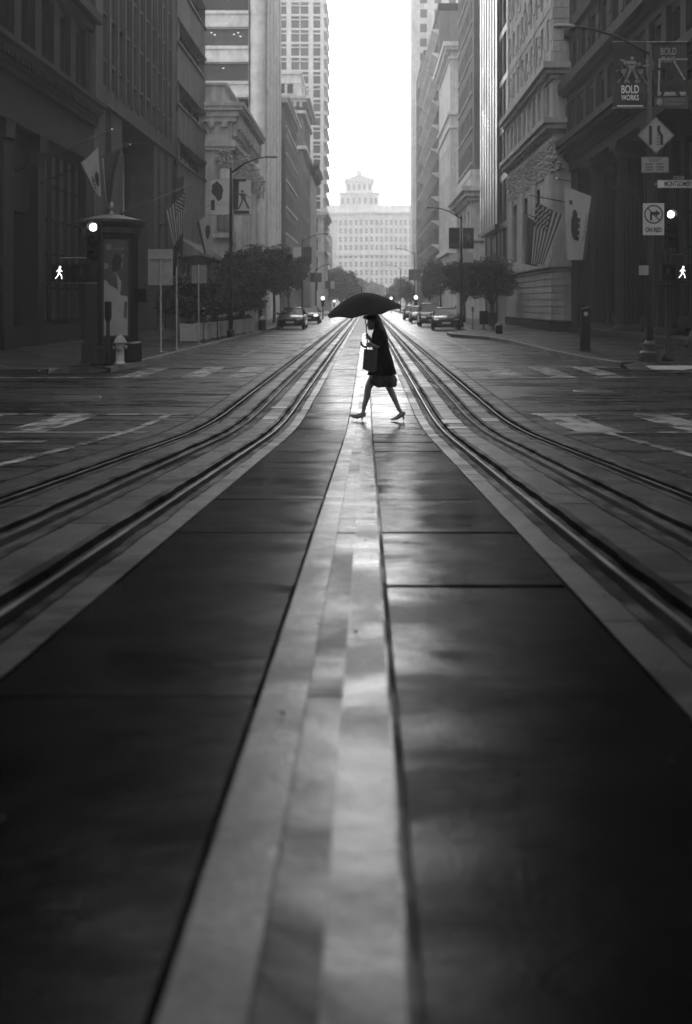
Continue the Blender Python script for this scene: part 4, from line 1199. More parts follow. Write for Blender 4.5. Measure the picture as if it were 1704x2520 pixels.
lamp(-6.2, 176, 'faint distant street lamp with banners far on the left', 1, 7.6, 2.0, (BANG, BANL), bw=.7, bh=1.3, ztop=5.2, base=False)

# ------------------------------------------------------------------ signals
def signal_head(name, label, loc, lit=0, group='traffic signals', rad=.1, cat='traffic signal', m=LIT, far=False):
    t = thing(name, label, cat, loc, group)
    k = MB(); k.box(-.17, .17, 0, .16, -.92, .17); k.build('housing', BLACKPAINT, t, world=False)
    for i in range(3):
        z = -.0 - i * .36
        v = MB(); n = 12
        vs = []
        for j in range(n + 1):
            a = math.pi * (-.1 + 1.2 * j / n)
            vs += [(.135*math.cos(a), 0, z + .135*math.sin(a)), (.13*math.cos(a), -.13, z + .13*math.sin(a)), (.125*math.cos(a), -.13, z + .125*math.sin(a)), (.127*math.cos(a), 0, z + .127*math.sin(a))]
        v.add(vs, [(4*j, 4*j+1, 4*j+5, 4*j+4) for j in range(n)] + [(4*j+1, 4*j+2, 4*j+6, 4*j+5) for j in range(n)] + [(4*j+2, 4*j+3, 4*j+7, 4*j+6) for j in range(n)])
        v.build('visor', BLACKPAINT, t, world=False)
        g = MB(); g.lathe((0, -.03, z), [(rad, .03), (rad*.9, .01), (rad*.5, -.004), (.005, -.008)], 16, axis='y')
        g.build('lens', m if i == lit else BLACKPAINT, t, world=False)
    return t
def walkman(mb, cx, y, cz, s, m=0, flip=1):
    F = flip
    def L(x0, z0, x1, z1, w_):
        d = Vector((x1-x0, z1-z0)); n_ = Vector((-d.y, d.x)).normalized() * w_ * s
        mb.poly([(cx + F*(x0*s) + n_.x, cz + z0*s + n_.y), (cx + F*(x1*s) + n_.x, cz + z1*s + n_.y), (cx + F*(x1*s) - n_.x, cz + z1*s - n_.y), (cx + F*(x0*s) - n_.x, cz + z0*s - n_.y)], y, m)
    mb.lathe((cx + F*.05*s, y, cz + .42*s), [(.085*s, -.001), (.085*s, .001)], 10, m, axis='y')
    L(.02, .3, -.02, .0, .06); L(-.0, .28, .22, .1, .024); L(-.02, .28, -.22, .08, .024); L(-.02, .02, .16, -.22, .035); L(.16, -.22, .18, -.45, .028); L(-.03, .02, -.12, -.22, .035); L(-.12, -.22, -.3, -.43, .028)
def ped_signal(label, loc, lit, flip=1, ry=0, w_=.42, h_=.42):
    t = thing('pedestrian_signal', label, 'pedestrian signal', loc, 'pedestrian signals')
    k = MB(); k.box(-w_/2, w_/2, 0, .2, -h_/2, h_/2); k.build('housing', BLACKPAINT, t, world=False)
    k = MB(); k.box(-w_/2, w_/2, -.16, 0, h_/2 - .02, h_/2); k.box(-w_/2, -w_/2 + .015, -.16, 0, -h_/2, h_/2 - .02); k.box(w_/2 - .015, w_/2, -.16, 0, -h_/2, h_/2 - .02); k.build('hood', BLACKPAINT, t, world=False)
    k = MB(); walkman(k, 0, -.012, 0, .34 * (1 if lit else .9), 0, flip); k.build('walking_symbol', LITW if lit else mat('unlit_symbol', .07, .6, .3, 20), t, world=False)
    t.rotation_euler = (0, 0, ry)
    return t
# left corner
PX, PY = -6.76, 26.7
t = thing('signal_pole', 'black signal pole on a pedestal in front of the advertising kiosk', 'signal pole', (PX, PY, .165))
k = MB(); k.lathe((0, 0, 0), [(.06, .3), (.055, 3.5)], 12); k.build('pole', BLACKPAINT, t, world=False)
k = MB(); k.lathe((0, 0, 0), [(.2, 0), (.2, .08), (.17, .12), (.15, .4), (.17, .44), (.08, .5)], 12, ang=.2); k.build('base', BLACKPAINT, t, world=False)
k = MB()
for z in (2.08, 2.72): k.tube([(0, 0, z), (-1.0, -.02, z)], .016, 6)
k.build('bracket', GREYMETAL, t, world=False)
k = MB(); k.tube([(0, 0, 3.2), (0, -.2, 3.2)], .03, 6); k.build('bracket', BLACKPAINT, t, world=False)
signal_head('traffic_signal', 'traffic signal with its top lamp lit before the kiosk roof', (-6.82, 26.3, 3.63), group='traffic signals')
ped_signal('pedestrian signal with lit walking figure left of the kiosk', (-7.73, 26.55, 2.5), True, 1)
ped_signal('unlit pedestrian signal between the lit one and the kiosk', (-7.2, 26.6, 2.5), False, 1, 0, .5)
# right corner
t = thing('signal_pole', 'black signal mast standing behind the right street lamp', 'signal pole', (8.18, 28.75, .165))
k = MB(); k.lathe((0, 0, 0), [(.16, 0), (.16, .12), (.055, .2), (.05, 3.2)], 12); k.build('pole', BLACKPAINT, t, world=False)
k = MB()
for z in (2.9, 2.05): k.tube([(-.55, -.1, z), (.5, -.2, z)], .022, 6)
k.tube([(.0, -.05, 4.3), (-.2, -.05, 4.32)], .02, 6)
k.build('bracket', BLACKPAINT, t, world=False)
signal_head('traffic_signal', 'traffic signal with its top lamp lit beside the no-turn sign', (8.18, 28.45, 4.13))
ped_signal('pedestrian signal with lit walking figure at the right edge', (8.45, 28.3, 2.56), True, 1, .0, .36, .42)
ped_signal('unlit pedestrian signal just left of the lit one on the right', (8.07, 28.35, 2.56), False, 1, 0, .38, .42)
# far signals
for i, (px, py, d, lb, r_) in enumerate(((795, 734, 118, 'far traffic signal, larger lit lamp left of the umbrella', .2), (823, 741, 190, 'far traffic signal, small lit lamp just left of the umbrella', .2),
        (963, 734, 190, 'far traffic signal, small lit lamp right of the umbrella', .2), (1024, 732, 118, 'far traffic signal, larger lit lamp above the parked cars', .2))):
    p = P(px, py, d)
    t = signal_head('far_traffic_signal', lb, tuple(p), 0, 'far traffic signals', r_)
    k = MB(); k.tube([(0, .2, -p.z - .1), (0, .2, .3)], .06, 8); k.build('pole', BLACKPAINT, t, world=False)

# ------------------------------------------------------------------ signs
def plate(name, label, cat, x0, x1, z0, z1, y, m=None, group=None, r=.0):
    t = thing(name, label, cat, ((x0 + x1)/2, y, (z0 + z1)/2), group)
    k = MB(); a, b_ = (x1 - x0)/2, (z1 - z0)/2
    k.box(-a, a, 0, .004, -b_, b_); k.build('plate', m or SIGNFACE, t, world=False); return t
def borders(k, a, b_, w_, y, m=0):
    k.box(-a, a, y - .002, y, b_ - w_, b_, m); k.box(-a, a, y - .002, y, -b_, -b_ + w_, m); k.box(-a, -a + w_, y - .002, y, -b_ + w_, b_ - w_, m); k.box(a - w_, a, y - .002, y, -b_ + w_, b_ - w_, m)
t = plate('no_turn_sign', 'square regulatory sign: no right turn on red, on the right lamp pole', 'road sign', 7.40, 7.97, 3.56, 4.42, 28.34)
k = MB(); R0, R1 = .255, .215; n = 32; vs = []
for i in range(n):
    a = 2*math.pi*i/n; vs += [(R0*math.cos(a), -.004, .13 + R0*math.sin(a)), (R1*math.cos(a), -.004, .13 + R1*math.sin(a))]
k.add(vs, [(2*i, 2*i+1, (2*i+3) % (2*n), (2*i+2) % (2*n)) for i in range(n)])
k.poly([(-.18, .29), (-.155, .315), (.18, -.03), (.155, -.055)], -.004)
k.build('prohibition_ring', mat('ring_grey', .05, .5, .1), t, world=False)
k = MB(); k.poly([(-.1, -.03), (-.04, -.03), (-.04, .13), (-.1, .17)], -.006); k.poly([(-.1, .17), (-.04, .11), (.07, .12), (.07, .2), (-.06, .2)], -.006); k.poly([(.06, .07), (.19, .16), (.06, .25)], -.006); k.build('arrow', SIGNBLACK, t, world=False)
text('ON RED', t, gloc(t) + Vector((0, -.004, -.29)), .17, mat('ring_grey', .05), .68, offset=.006)
t = thing('lane_merge_sign', 'diamond warning sign of a narrowing lane, high on the right lamp pole', 'road sign', (7.75, 28.34, 6.24))
k = MB(); s_ = .5; k.poly([(-s_, 0), (0, -s_), (s_, 0), (0, s_)], 0, 0, .004); k.build('plate', SIGNAMBER, t, world=False)
k = MB()
for (a, b_) in (((-s_+.03, 0), (0, -s_+.03)), ((0, -s_+.03), (s_-.03, 0)), ((s_-.03, 0), (0, s_-.03)), ((0, s_-.03), (-s_+.03, 0))):
    k.tube([(a[0], -.003, a[1]), (b_[0], -.003, b_[1])], .007, 4)
k.build('border', SIGNBLACK, t, world=False)
k = MB(); k.box(-.19, -.11, -.006, -.002, -.26, .26)
k.poly([(.03, .26), (.11, .26), (.11, .12), (.19, .0), (.19, -.26), (.11, -.26), (.11, -.02), (.03, .1)], -.006)
for i in range(4): k.box(.03, .07, -.006, -.002, -.26 + i*.08, -.22 + i*.08)
k.build('lane_symbol', SIGNBLACK, t, world=False)
t = plate('hours_plate', 'small rectangular plate headed EXCEPT below the diamond sign', 'road sign', 7.36, 8.09, 5.24, 5.66, 28.34, SIGNAMBER)
k = MB(); borders(k, .35, .19, .008, -.001); 
random.seed(5)
for j, z in enumerate((.02, -.06, -.13)):
    for (a, b_) in ((-.26, -.04), (.04, .24)):
        x = a
        while x < b_ - .02:
            w_ = random.uniform(.015, .03); k.box(x, x + w_, -.004, -.002, z - .02, z + .02); x += w_ + .014
k.build('small_print', SIGNBLACK, t, world=False)
text('EXCEPT', t, gloc(t) + Vector((0, -.004, .12)), .1, SIGNBLACK, .9)
t = plate('street_name_sign', 'white street name sign reading MONTGOMERY at the right edge', 'street sign', 7.79, 8.93, 4.83, 5.04, 28.34, mat('street_sign_white', .6, .5, .1, 9))
k = MB(); borders(k, .56, .095, .006, -.001); k.build('border', SIGNBLACK, t, world=False)
text('MONTGOMERY', t, gloc(t) + Vector((0, -.004, -.002)), .19, SIGNBLACK, .58, offset=.006)
k = MB(); k.box(-.64, -.5, .004, .02, -.03, .03); k.build('bracket', GREYMETAL, t, world=False)
t = plate('block_number_sign', 'tiny arrow and block number plate above the street name', 'street sign', 8.22, 8.5, 5.06, 5.15, 28.34, BANG)
text('400', t, gloc(t) + Vector((.04, -.004, 0)), .085, SIGNBLACK, .9)
k = MB(); k.poly([(-.12, 0), (-.07, -.03), (-.07, .03)], -.003); k.box(-.07, -.03, -.004, -.002, -.008, .008); k.build('arrow', SIGNBLACK, t, world=False)
t = thing('equipment_box', 'small pale round-cornered box on the left of the right lamp pole', 'equipment box', (7.43, 28.38, 2.62))
k = MB(); k.box(-.11, .11, -.08, .08, -.13, .13); k.box(-.09, .09, -.1, -.08, -.11, .11); k.build('box', SIGNBACK, t, world=False)
k = MB(); k.box(.11, .16, -.02, .02, -.02, .02); k.build('bracket', BLACKPAINT, t, world=False)
# backs of signs on thin posts, left sidewalk
def backsign(lb, x, y, H, w_, h_, zt, dx=0, panel=True):
    t = thing('sign_post', lb, 'sign post', (x, y, .165), 'thin sign posts on the left sidewalk')
    k = MB(); k.lathe((0, 0, 0), [(.12, 0), (.1, .03), (.03, .05), (.03, H)], 8); k.build('post', GREYMETAL, t, world=False)
    if panel:
        k = MB(); k.box(dx - w_/2, dx + w_/2, .035, .04, zt - h_, zt); k.build('panel', SIGNBACK, t, world=False)
        k = MB(); k.box(dx - w_*.4, dx + w_*.4, .0, .034, zt - h_*.3, zt - h_*.3 + .03); k.build('brace', GREYMETAL, t, world=False)
backsign('thin post with a large pale sign panel seen from behind', -6.6, 33.8, 2.95, .8, 1.15, 3.3, -.02)
backsign('thin bare post right of the large pale panel', -6.4, 35.5, 2.8, 0, 0, 0, 0, False)
backsign('thin post with a smaller squarish pale sign by the planters', -6.38, 40, 3.05, .58, .68, 3.0, .02)

# ------------------------------------------------------------------ kiosk
KX, KY = -6.85, 28.35
t = thing('advertising_kiosk', 'dark advertising kiosk with a poster and flat overhanging roof', 'kiosk', (KX, KY, .165))
k = MB(); rot = R(-97)
k.lathe((0, 0, 0), [(.80, 0), (.80, .5), (.72, .55), (.72, .62), (.7, .66), (.7, 3.35)], 6, ang=rot, smooth=False); k.build('body', BLACKPAINT, t, world=False)
k = MB(); k.lathe((0, 0, 0), [(.7, 3.36), (.78, 3.42), (.78, 3.56), (.86, 3.62), (.90, 3.70), (.90, 3.78), (.3, 3.92), (.1, 3.95)], 24, smooth=False); k.build('roof', DARKMETAL, t, world=False)
k = MB(); k.lathe((0, 0, 0), [(.12, 3.95), (.05, 4.0), (.04, 4.1), (.08, 4.13), (.05, 4.2), (.02, 4.3)], 10); k.build('finial', GREYMETAL, t, world=False)
# poster on the face towards the street
ang = rot + math.pi/6 + 0
# face centre direction
def face_frame(i):
    a = rot + math.pi/3 * i + math.pi/6; ap = .7 * math.cos(math.pi/6) + .012
    return a, Vector((ap*math.cos(a), ap*math.sin(a), 0))
best = min(range(6), key=lambda i: (Vector((math.cos(face_frame(i)[0]), math.sin(face_frame(i)[0]), 0)) - Vector((.39, -.92, 0))).length)
a, c = face_frame(best); tx = Vector((-math.sin(a), math.cos(a), 0)); nrm = Vector((math.cos(a), math.sin(a), 0))
if tx.x < 0: tx = -tx
def posterpoly(name, pts, m, lift):
    k = MB(); k.add([c + tx*u + nrm*lift + Vector((0, 0, v)) for u, v in pts], [tuple(range(len(pts)))]); return k.build(name, m, t, world=False)
posterpoly('poster', [(-.31, .72), (.31, .72), (.31, 3.25), (-.31, 3.25)], mat('poster_dark', .06, .5, .3, 4), .0)
posterpoly('poster_print', [(-.31, .72), (.31, .72), (.31, 1.75), (.12, 1.78), (.1, 2.0), (.02, 2.35), (-.12, 2.42), (-.31, 2.15)], mat('poster_pale', .28, .5, .12, 3), .003)
posterpoly('poster_print', [(-.28, 2.2), (-.16, 2.05), (.02, 1.95), (.06, 1.9), (.02, 2.3), (-.1, 2.45), (-.2, 2.38)], mat('poster_dark', .05), .006)
posterpoly('poster_print', [(-.08, 2.4), (.1, 2.45), (.16, 2.7), (.08, 2.86), (-.04, 2.84), (-.12, 2.62)], mat('print_black', .012), .006)
posterpoly('poster_print', [(.13, 2.52), (.17, 2.5), (.19, 2.64), (.15, 2.7)], BANG, .009)
posterpoly('poster_print', [(.03, 2.33), (.14, 2.15), (.13, 1.9), (.09, 1.9)], SIGNBACK, .009)
for (u, v, r_) in ((-.18, 3.05, .085), (-.27, 2.55, .08), (.18, 2.82, .03), (-.1, 2.8, .02)):
    posterpoly('poster_print', [(u + r_*math.cos(q*math.pi/6), v + r_*math.sin(q*math.pi/6)) for q in range(12)], BANG, .006)
for i in range(9): posterpoly('poster_print', [(-.08 + i*.035, 2.96 + .02*(i % 3)), (-.055 + i*.035, 2.96 + .02*(i % 3)), (-.055 + i*.035, 3.02 + .02*(i % 2)), (-.08 + i*.035, 3.02 + .02*(i % 2))], BANG, .006)
posterpoly('poster_print', [(.2, 1.2), (.28, 1.15), (.3, 1.6), (.22, 1.62)], mat('poster_dark', .05), .007)
posterpoly('frame', [(-.37, .66), (.37, .66), (.37, .72), (-.37, .72)], DARKMETAL, .01)
posterpoly('frame', [(.31, .7), (.37, .7), (.37, 3.3), (.31, 3.3)], DARKMETAL, .01)
posterpoly('frame', [(-.37, .7), (-.31, .7), (-.31, 3.3), (-.37, 3.3)], DARKMETAL, .01)
k = MB(); k.box(.62, .95, -.1, .06, 1.6, 1.95); k.build('side_box', BLACKPAINT, t, world=False)
# hydrant
t = thing('fire_hydrant', 'pale fire hydrant at the kerb in front of the kiosk', 'fire hydrant', (-6.28, 26.85, .165))
HY = mat('hydrant_paint', .42, .45, .2, 12, bump=.002); HYD = mat('hydrant_cap', .2, .5, .3, 12)
k = MB(); k.lathe((0, 0, 0), [(.17, 0), (.17, .04), (.12, .06), (.11, .1), (.1, .5), (.12, .52), (.13, .56)], 16); k.build('barrel', HY, t, world=False)
k = MB(); k.lathe((0, 0, 0), [(.17, .55), (.17, .59), (.15, .61), (.13, .67), (.08, .73), (.035, .75), (.035, .79)], 16); k.build('bonnet', HYD, t, world=False)
for dx in (-1, 1):
    k = MB(); k.lathe((dx*.1 if dx > 0 else -.18, 0, .45), [(.045, 0), (.055, .02), (.055, .07), (.03, .08)], 10, axis='x'); k.build('outlet', HYD, t, world=False)
k = MB(); k.lathe((0, -.18, .42), [(.035, 0), (.065, .01), (.065, .05), (.05, .08)], 12, axis='y'); k.build('outlet', HYD, t, world=False)
k = MB(); k.lathe((0, 0, 0), [(.17, .03), (.185, .032), (.185, .05)], 12); k.build('flange', HYD, t, world=False)
t = thing('push_button_post', 'short dark post with a boxy head before the kiosk poster', 'post', (-6.56, 26.75, .165))
k = MB(); k.lathe((0, 0, 0), [(.06, 0), (.05, .05), (.045, 1.15)], 10); k.build('post', BLACKPAINT, t, world=False)
k = MB(); k.lathe((0, 0, 0), [(.05, 1.1), (.09, 1.22), (.09, 1.58), (.08, 1.62)], 8); k.build('head', BLACKPAINT, t, world=False)
# right bollard, far small post
t = thing('bollard', 'tall black bollard with a sloping top and round badge on the right sidewalk', 'bollard', (7.16, 34.7, .165))
k = MB(); k.add([(-.15, -.12, 0), (.15, -.12, 0), (.15, .12, 0), (-.15, .12, 0), (-.145, -.12, 1.36), (.145, -.12, 1.46), (.145, .12, 1.46), (-.145, .12, 1.36)], [(3,2,1,0), (4,5,6,7), (0,1,5,4), (1,2,6,5), (2,3,7,6), (3,0,4,7)])
k.build('body', BLACKPAINT, t, world=False)
k = MB(); k.lathe((0, -.124, 1.22), [(.07, 0), (.07, -.004)], 16, axis='y'); k.build('badge', SIGNFACE, t, world=False)
k = MB(); k.box(-.17, .17, -.14, .14, 0, .05); k.build('base', DARKMETAL, t, world=False)
t = thing('litter_bin', 'small squat dark bin with pale dome at the right kerb', 'bin', (6.75, 54, .165))
k = MB(); k.lathe((0, 0, 0), [(.17, 0), (.18, .1), (.17, .42)], 12); k.build('body', BLACKPAINT, t, world=False)
k = MB(); k.lathe((0, 0, 0), [(.18, .42), (.15, .52), (.06, .58), (.02, .6)], 12); k.build('lid', HYD, t, world=False)
t = thing('fire_hydrant', 'distant small hydrant at the end of the left planters', 'fire hydrant', (-6.0, 60.5, .165))
k = MB(); k.lathe((0, 0, 0), [(.22, 0), (.2, .5), (.24, .52), (.2, .6)], 12); k.build('barrel', DARKMETAL, t, world=False)
k = MB(); k.lathe((0, 0, 0), [(.2, .6), (.16, .72), (.05, .8)], 12); k.build('bonnet', HY, t, world=False)
for i, (x, y) in enumerate(((6.35, 63.5), (6.4, 76.5))): meter(x, y, ['parking meter right of the parked dark saloon', 'parking meter behind the parked dark saloon'][i], 'parking meters on the right kerb')
for i, (x, y, h) in enumerate(((6.9, 62.5, 1.1), (7.5, 63, 1.0))):
    t = thing('newspaper_box', ['dark newspaper box nearest the parked saloon', 'dark newspaper box farther from the kerb'][i], 'newspaper box', (x, y, .165), 'newspaper boxes on the right')
    k = MB(); k.box(-.24, .24, -.22, .22, .3, h); k.build('box', BLACKPAINT, t, world=False)
    k = MB(); k.box(-.16, .16, -.226, -.22, .55, h - .12); k.build('window', GLASS, t, world=False)
    k = MB(); k.box(-.05, .05, -.05, .05, .02, .3); k.box(-.18, .18, -.18, .18, 0, .02); k.build('pedestal', DARKMETAL, t, world=False)

# ------------------------------------------------------------------ cars
def car(label, loc, rz, paint, suv=False, lights=False, wagon=False):
    t = thing('parked_car', label, 'car', loc, 'cars parked along the kerbs', rz)
    H = 1.72 if suv else 1.44; W = .92
    st = [(0, .38, .60, .62), (.10, .26, .74, .80), (.5, .2, .86 + (.12 if suv else 0), .90), (1.25, .2, .97 + (.12 if suv else 0), .92), (2.2, .2, .99 + (.1 if suv else 0), .92), (3.4, .2, 1.0 + (.1 if suv else 0), .92), (4.1, .22, 1.02 + (.1 if suv else 0), .90), (4.5, .28, .95, .84), (4.62, .4, .7, .72)]
    k = MB(); N = 12; vs = []
    for (y, zb, zt, hw) in st:
        prof = [(0, zb), (hw*.85, zb), (hw, zb + .1), (hw*1.01, (zb + zt)/2), (hw*.97, zt - .1), (hw*.82, zt - .015), (0, zt + .025)]
        ring = prof + [(-x, z) for x, z in prof[-2:0:-1]]
        vs += [(x, y, z) for x, z in ring]
    fs = [(i*N + j, i*N + (j+1) % N, (i+1)*N + (j+1) % N, (i+1)*N + j) for i in range(len(st)-1) for j in range(N)]
    k.add(vs, fs, 0, True); k.add([vs[j] for j in range(N)], [tuple(range(N))[::-1]]); k.add([vs[(len(st)-1)*N + j] for j in range(N)], [tuple(range(N))])
    k.build('body', paint, t, world=False, fix=True)
    zb = .95 + (.1 if suv else 0)
    y0, y1, y2, y3 = 1.2, 1.95, (4.0 if (suv or wagon) else 3.25), (4.45 if (suv or wagon) else 4.1)
    g = MB(); lo = [(-.8, y0), (.8, y0), (.8, y3), (-.8, y3)]; hi = [(-.6, y1), (.6, y1), (.6, y2), (-.6, y2)]
    zr = H - .06
    vs = [(x, y, zb) for x, y in lo] + [(x, y, zr) for x, y in hi]
    g.add(vs, [(0, 1, 5, 4), (1, 2, 6, 5), (2, 3, 7, 6), (3, 0, 4, 7)]); g.build('glazing', GLASS, t, world=False)
    r = MB(); r.add([(-.62, y1 - .03, zr), (.62, y1 - .03, zr), (.62, y2 + .03, zr), (-.62, y2 + .03, zr), (-.5, y1 + .2, H), (.5, y1 + .2, H), (.5, y2 - .15, H), (-.5, y2 - .15, H)],
        [(3,2,1,0), (4,5,6,7), (0,1,5,4), (1,2,6,5), (2,3,7,6), (3,0,4,7)], 0, True); r.build('roof', paint, t, world=False)
    for sx in (-1, 1):
        p = MB()
        p.tube([(sx*.805, y0, zb), (sx*.61, y1, zr)], .035, 6); p.tube([(sx*.805, y3, zb), (sx*.61, y2, zr)], .045, 6)
        ym = (y1 + y2)/2 + .1; p.tube([(sx*.82, ym, zb), (sx*.615, ym, zr)], .04, 6); p.build('pillar', paint, t, world=False)
        mb_ = MB(); mb_.tube([(sx*.84, y0 + .35, zb + .06), (sx*1.0, y0 + .33, zb + .1)], [.05, .09], 8); mb_.build('wing_mirror', paint, t, world=False)
        hd = MB(); hd.add([(sx*.45, .02, .66), (sx*.78, .16, .66), (sx*.8, .24, .78), (sx*.5, .1, .76)], [(0, 1, 2, 3)]); hd.v = [(a, b_ - .045, c_) for a, b_, c_ in hd.v]; hd.build('headlight', HEADL if lights else CHROME, t, world=False)
        tl = MB(); tl.box(sx*.55, sx*.8, 4.5, 4.6, .74, .9); tl.build('tail_light', mat('tail_light', .12, .3), t, world=False)
        for yy in (.85, 3.65):
            w_ = MB(); x0 = sx*.93 if sx > 0 else -.93
            w_.lathe((x0 - sx*.22 if sx > 0 else x0, yy, .33), [(.22, 0), (.32, .02), (.33, .11), (.32, .2), (.22, .22)], 18, axis='x'); wo = w_.build('wheel', RUBBER, t, world=False)
            q = MB(); q.lathe((sx*.935, yy, .33), [(.2, 0), (.2, sx*.006), (.05, sx*.01)], 12, axis='x'); q.build('rim', GREYMETAL, wo, world=False)
    p = MB(); p.box(-.26, .26, -.03, -.01, .42, .54); p.build('number_plate', SIGNFACE, t, world=False)
    p = MB(); p.box(-.42, .42, -.025, .0, .58, .68); p.box(-.6, .6, -.012, .03, .3, .4); p.build('grille', BLACKPAINT, t, world=False)
    p = MB(); p.box(-.26, .26, 4.62, 4.64, .6, .72); p.build('number_plate', SIGNFACE, t, world=False)
    return t
PB_ = mat('car_paint_black', .02, .15, .1, 3); PG = mat('car_paint_grey', .09, .18, .1, 3); PS = mat('car_paint_silver', .3, .2, .1, 3, metal=.4)
car('dark saloon parked at the left kerb facing us', (-5.0, 68.5, .0), 0, PB_)
car('car with a lit headlamp behind the parked dark saloon on the left', (-4.9, 88, -.02), 0, PB_, lights=True)
car('dark car nearest on the right, parked with its front toward us', (4.95, 66, 0), R(-3), PB_)
car('tall grey car second in the right parked row', (4.75, 77, 0), 0, PG, suv=True)
car('third parked car on the right, partly hidden, paler', (4.7, 92, 0), 0, PS, wagon=True)
car('fourth small parked car on the right in the haze', (4.7, 108, -.03), 0, PG)

# ------------------------------------------------------------------ flags
FW = clothmat('flag_white', .4, .5); FD = mat('flag_dark', .05, .8, .2, 4); FR = mat('flag_red', .05, .8, .1, 4); FDK = mat('flag_navy', .03, .8, .2, 4)
def pole(label, base, tip, group='flagpoles on the facades', m=DARKMETAL, ball=True):
    t = thing('flagpole', label, 'flagpole', base, group)
    d = Vector(tip) - Vector(base)
    k = MB(); k.tube([(0, 0, 0), d * .5, d], [.04, .032, .022], 8); k.build('pole', m, t, world=False)
    k = MB(); k.lathe(tuple(d), [(.01, -.05), (.05, -.02), (.05, .02), (.01, .05)], 10); k.build('ball', CHROME if ball else m, t, world=False)
    k = MB(); n = d.normalized(); k.tube([-n*.02, n*.14], [.09, .06], 8); k.tube([(0, 0, -.3), (0, 0, .12)], .04, 6); k.build('bracket', DARKMETAL, t, world=False)
    return t
def cloth(label, c00, c10, c11, c01, fn, cat='flag', group='flags on the facades', wave=.06, nu=24, nv=36, mats=(FW, FD), ph=0.0):
    """c00 top hoist, c10 top far, c11 bottom far, c01 bottom hoist; fn(u, v) -> material index; folds run downwards"""
    C = [Vector(c) for c in (c00, c10, c11, c01)]
    t = thing('flag', label, cat, tuple(C[0]), group)
    nrm = (C[1] - C[0]).cross(C[3] - C[0]).normalized()
    k = MB(); vs = []
    for j in range(nv + 1):
        v = j / nv
        for i in range(nu + 1):
            u = i / nu
            p = (C[0]*(1-u) + C[1]*u)*(1-v) + (C[3]*(1-u) + C[2]*u)*v
            w_ = wave * (.25 + v) * (math.sin(u*9 + v*2.2 + ph) + .5*math.sin(u*17 - v*3 + ph*2))
            vs.append(p + nrm * w_ - C[0] + Vector((0, 0, -.03*math.sin(math.pi*u)*(1 - v))))
    for j in range(nv):
        for i in range(nu):
            a = j*(nu+1) + i
            k.f.append([a, a+1, a+nu+2, a+nu+1]); k.m.append(fn((i+.5)/nu, (j+.5)/nv)); k.sm.append(True)
    k.v = [tuple(v) for v in vs]
    k.build('cloth', list(mats), t, world=False)
    return t
def usflag(u, v):      # hung with its stripes running down; canton at the hoist top
    if u < .54 and v < .40:
        return 2 if (int(u*22) + int(v*30)) % 3 else 0
    return int(u * 13) % 2
BEAR = [(.30,.44),(.42,.40),(.52,.42),(.58,.50),(.56,.58),(.60,.64),(.57,.70),(.50,.72),(.46,.80),(.42,.80),(.44,.70),(.36,.66),(.28,.66),(.22,.72),(.18,.70),(.22,.60),(.22,.50)]
def inpoly(x, y, P_):
    c = False; n = len(P_)
    for i in range(n):
        x1, y1 = P_[i]; x2, y2 = P_[i-1]
        if (y1 > y) != (y2 > y) and x < (x2-x1)*(y-y1)/(y2-y1) + x1: c = not c
    return c
def bearflag(u, v):    # flag of the state turned on its side: bear, star, lettering, stripe on the far edge
    # image coords: fx along the flag's length (down), fy across (u)
    if u > .86: return 1
    if (u - .22)**2*3 + (v - .2)**2*9 < .012: return 1
    bx, by = v, u
    body = ((bx-.52)/.2)**2 + ((by-.36)/.14)**2 < 1
    head = ((bx-.36)/.075)**2 + ((by-.36)/.09)**2 < 1
    legs = any(abs(bx - q) < .03 and .4 < by < .58 for q in (.42, .5, .6, .68))
    if body or head or legs: return 1
    return 0
# right side
pole('long flagpole nearest on the colonnade bank, over the bear flag', (11.6, 45.6, 6.5), (8.2, 45.6, 7.1))
t = cloth('bear flag of California with its star, hanging on its side at the right', P(1388, 455, 45.5), P(1468, 487, 45.4), P(1440, 640, 45.0), P(1397, 640, 45.3), bearflag, wave=.045, nu=40, nv=60, mats=(FW, FDK))
o = text('CALIFORNIA REPUBLIC', t, P(1441, 560, 44.86), .15, FDK, .8, rz=0); o.rotation_euler = (R(90), R(98), 0)
pole('second flagpole on the right, over the striped flag', (11.3, 56.5, 7.0), (8.7, 56.5, 7.5))
cloth('star-spangled striped flag hanging limp on the right', P(1319, 496, 56.4), P(1390, 530, 56.2), P(1340, 652, 56.3), P(1308, 650, 56.4), usflag, mats=(FW, FR, FDK), nu=39, nv=40, wave=.07, ph=1)
pole('short flagpole farthest on the right, over the plain dark flag', (10.38, 62, 6.5), (9.15, 62, 7.05))
cloth('plain dark flag behind the striped flag on the right', P(1300, 530, 61.9), P(1325, 545, 61.8), P(1322, 657, 61.8), P(1292, 650, 61.9), lambda u, v: 1 if v > .03 else 0, mats=(FW, FD))
# left side
pole('dark flagpole nearest on the dark bank, left edge', (-12.3, 36.4, 6.15), (-8.8, 36.4, 7.7))
cloth('crumpled bear flag, pointed tail, before the dark bank', P(242, 362, 36.3), P(196, 403, 36.2), P(236, 476, 36.3), P(250, 486, 36.3), lambda u, v: 1 if (((u-.28)/.2)**2 + ((v-.62)/.17)**2 < 1 or u > .9 or (abs(u-.62) < .07 and int(v*40) % 3 and .5 < v < .85)) else 0, wave=.05)
pole('second dark flagpole on the dark bank above the kiosk', (-12.3, 39.2, 6.1), (-8.8, 39.2, 7.6))
cloth('limp dark flag just above the kiosk roof', P(298, 368, 39.1), P(252, 390, 39), P(262, 500, 39.1), P(272, 495, 39.1), lambda u, v: 1 if u < .93 else 0)
pole('long pale flagpole on the fin office block', (-12.0, 51.6, 6.1), (-8.7, 51.6, 7.5), m=GREYMETAL)
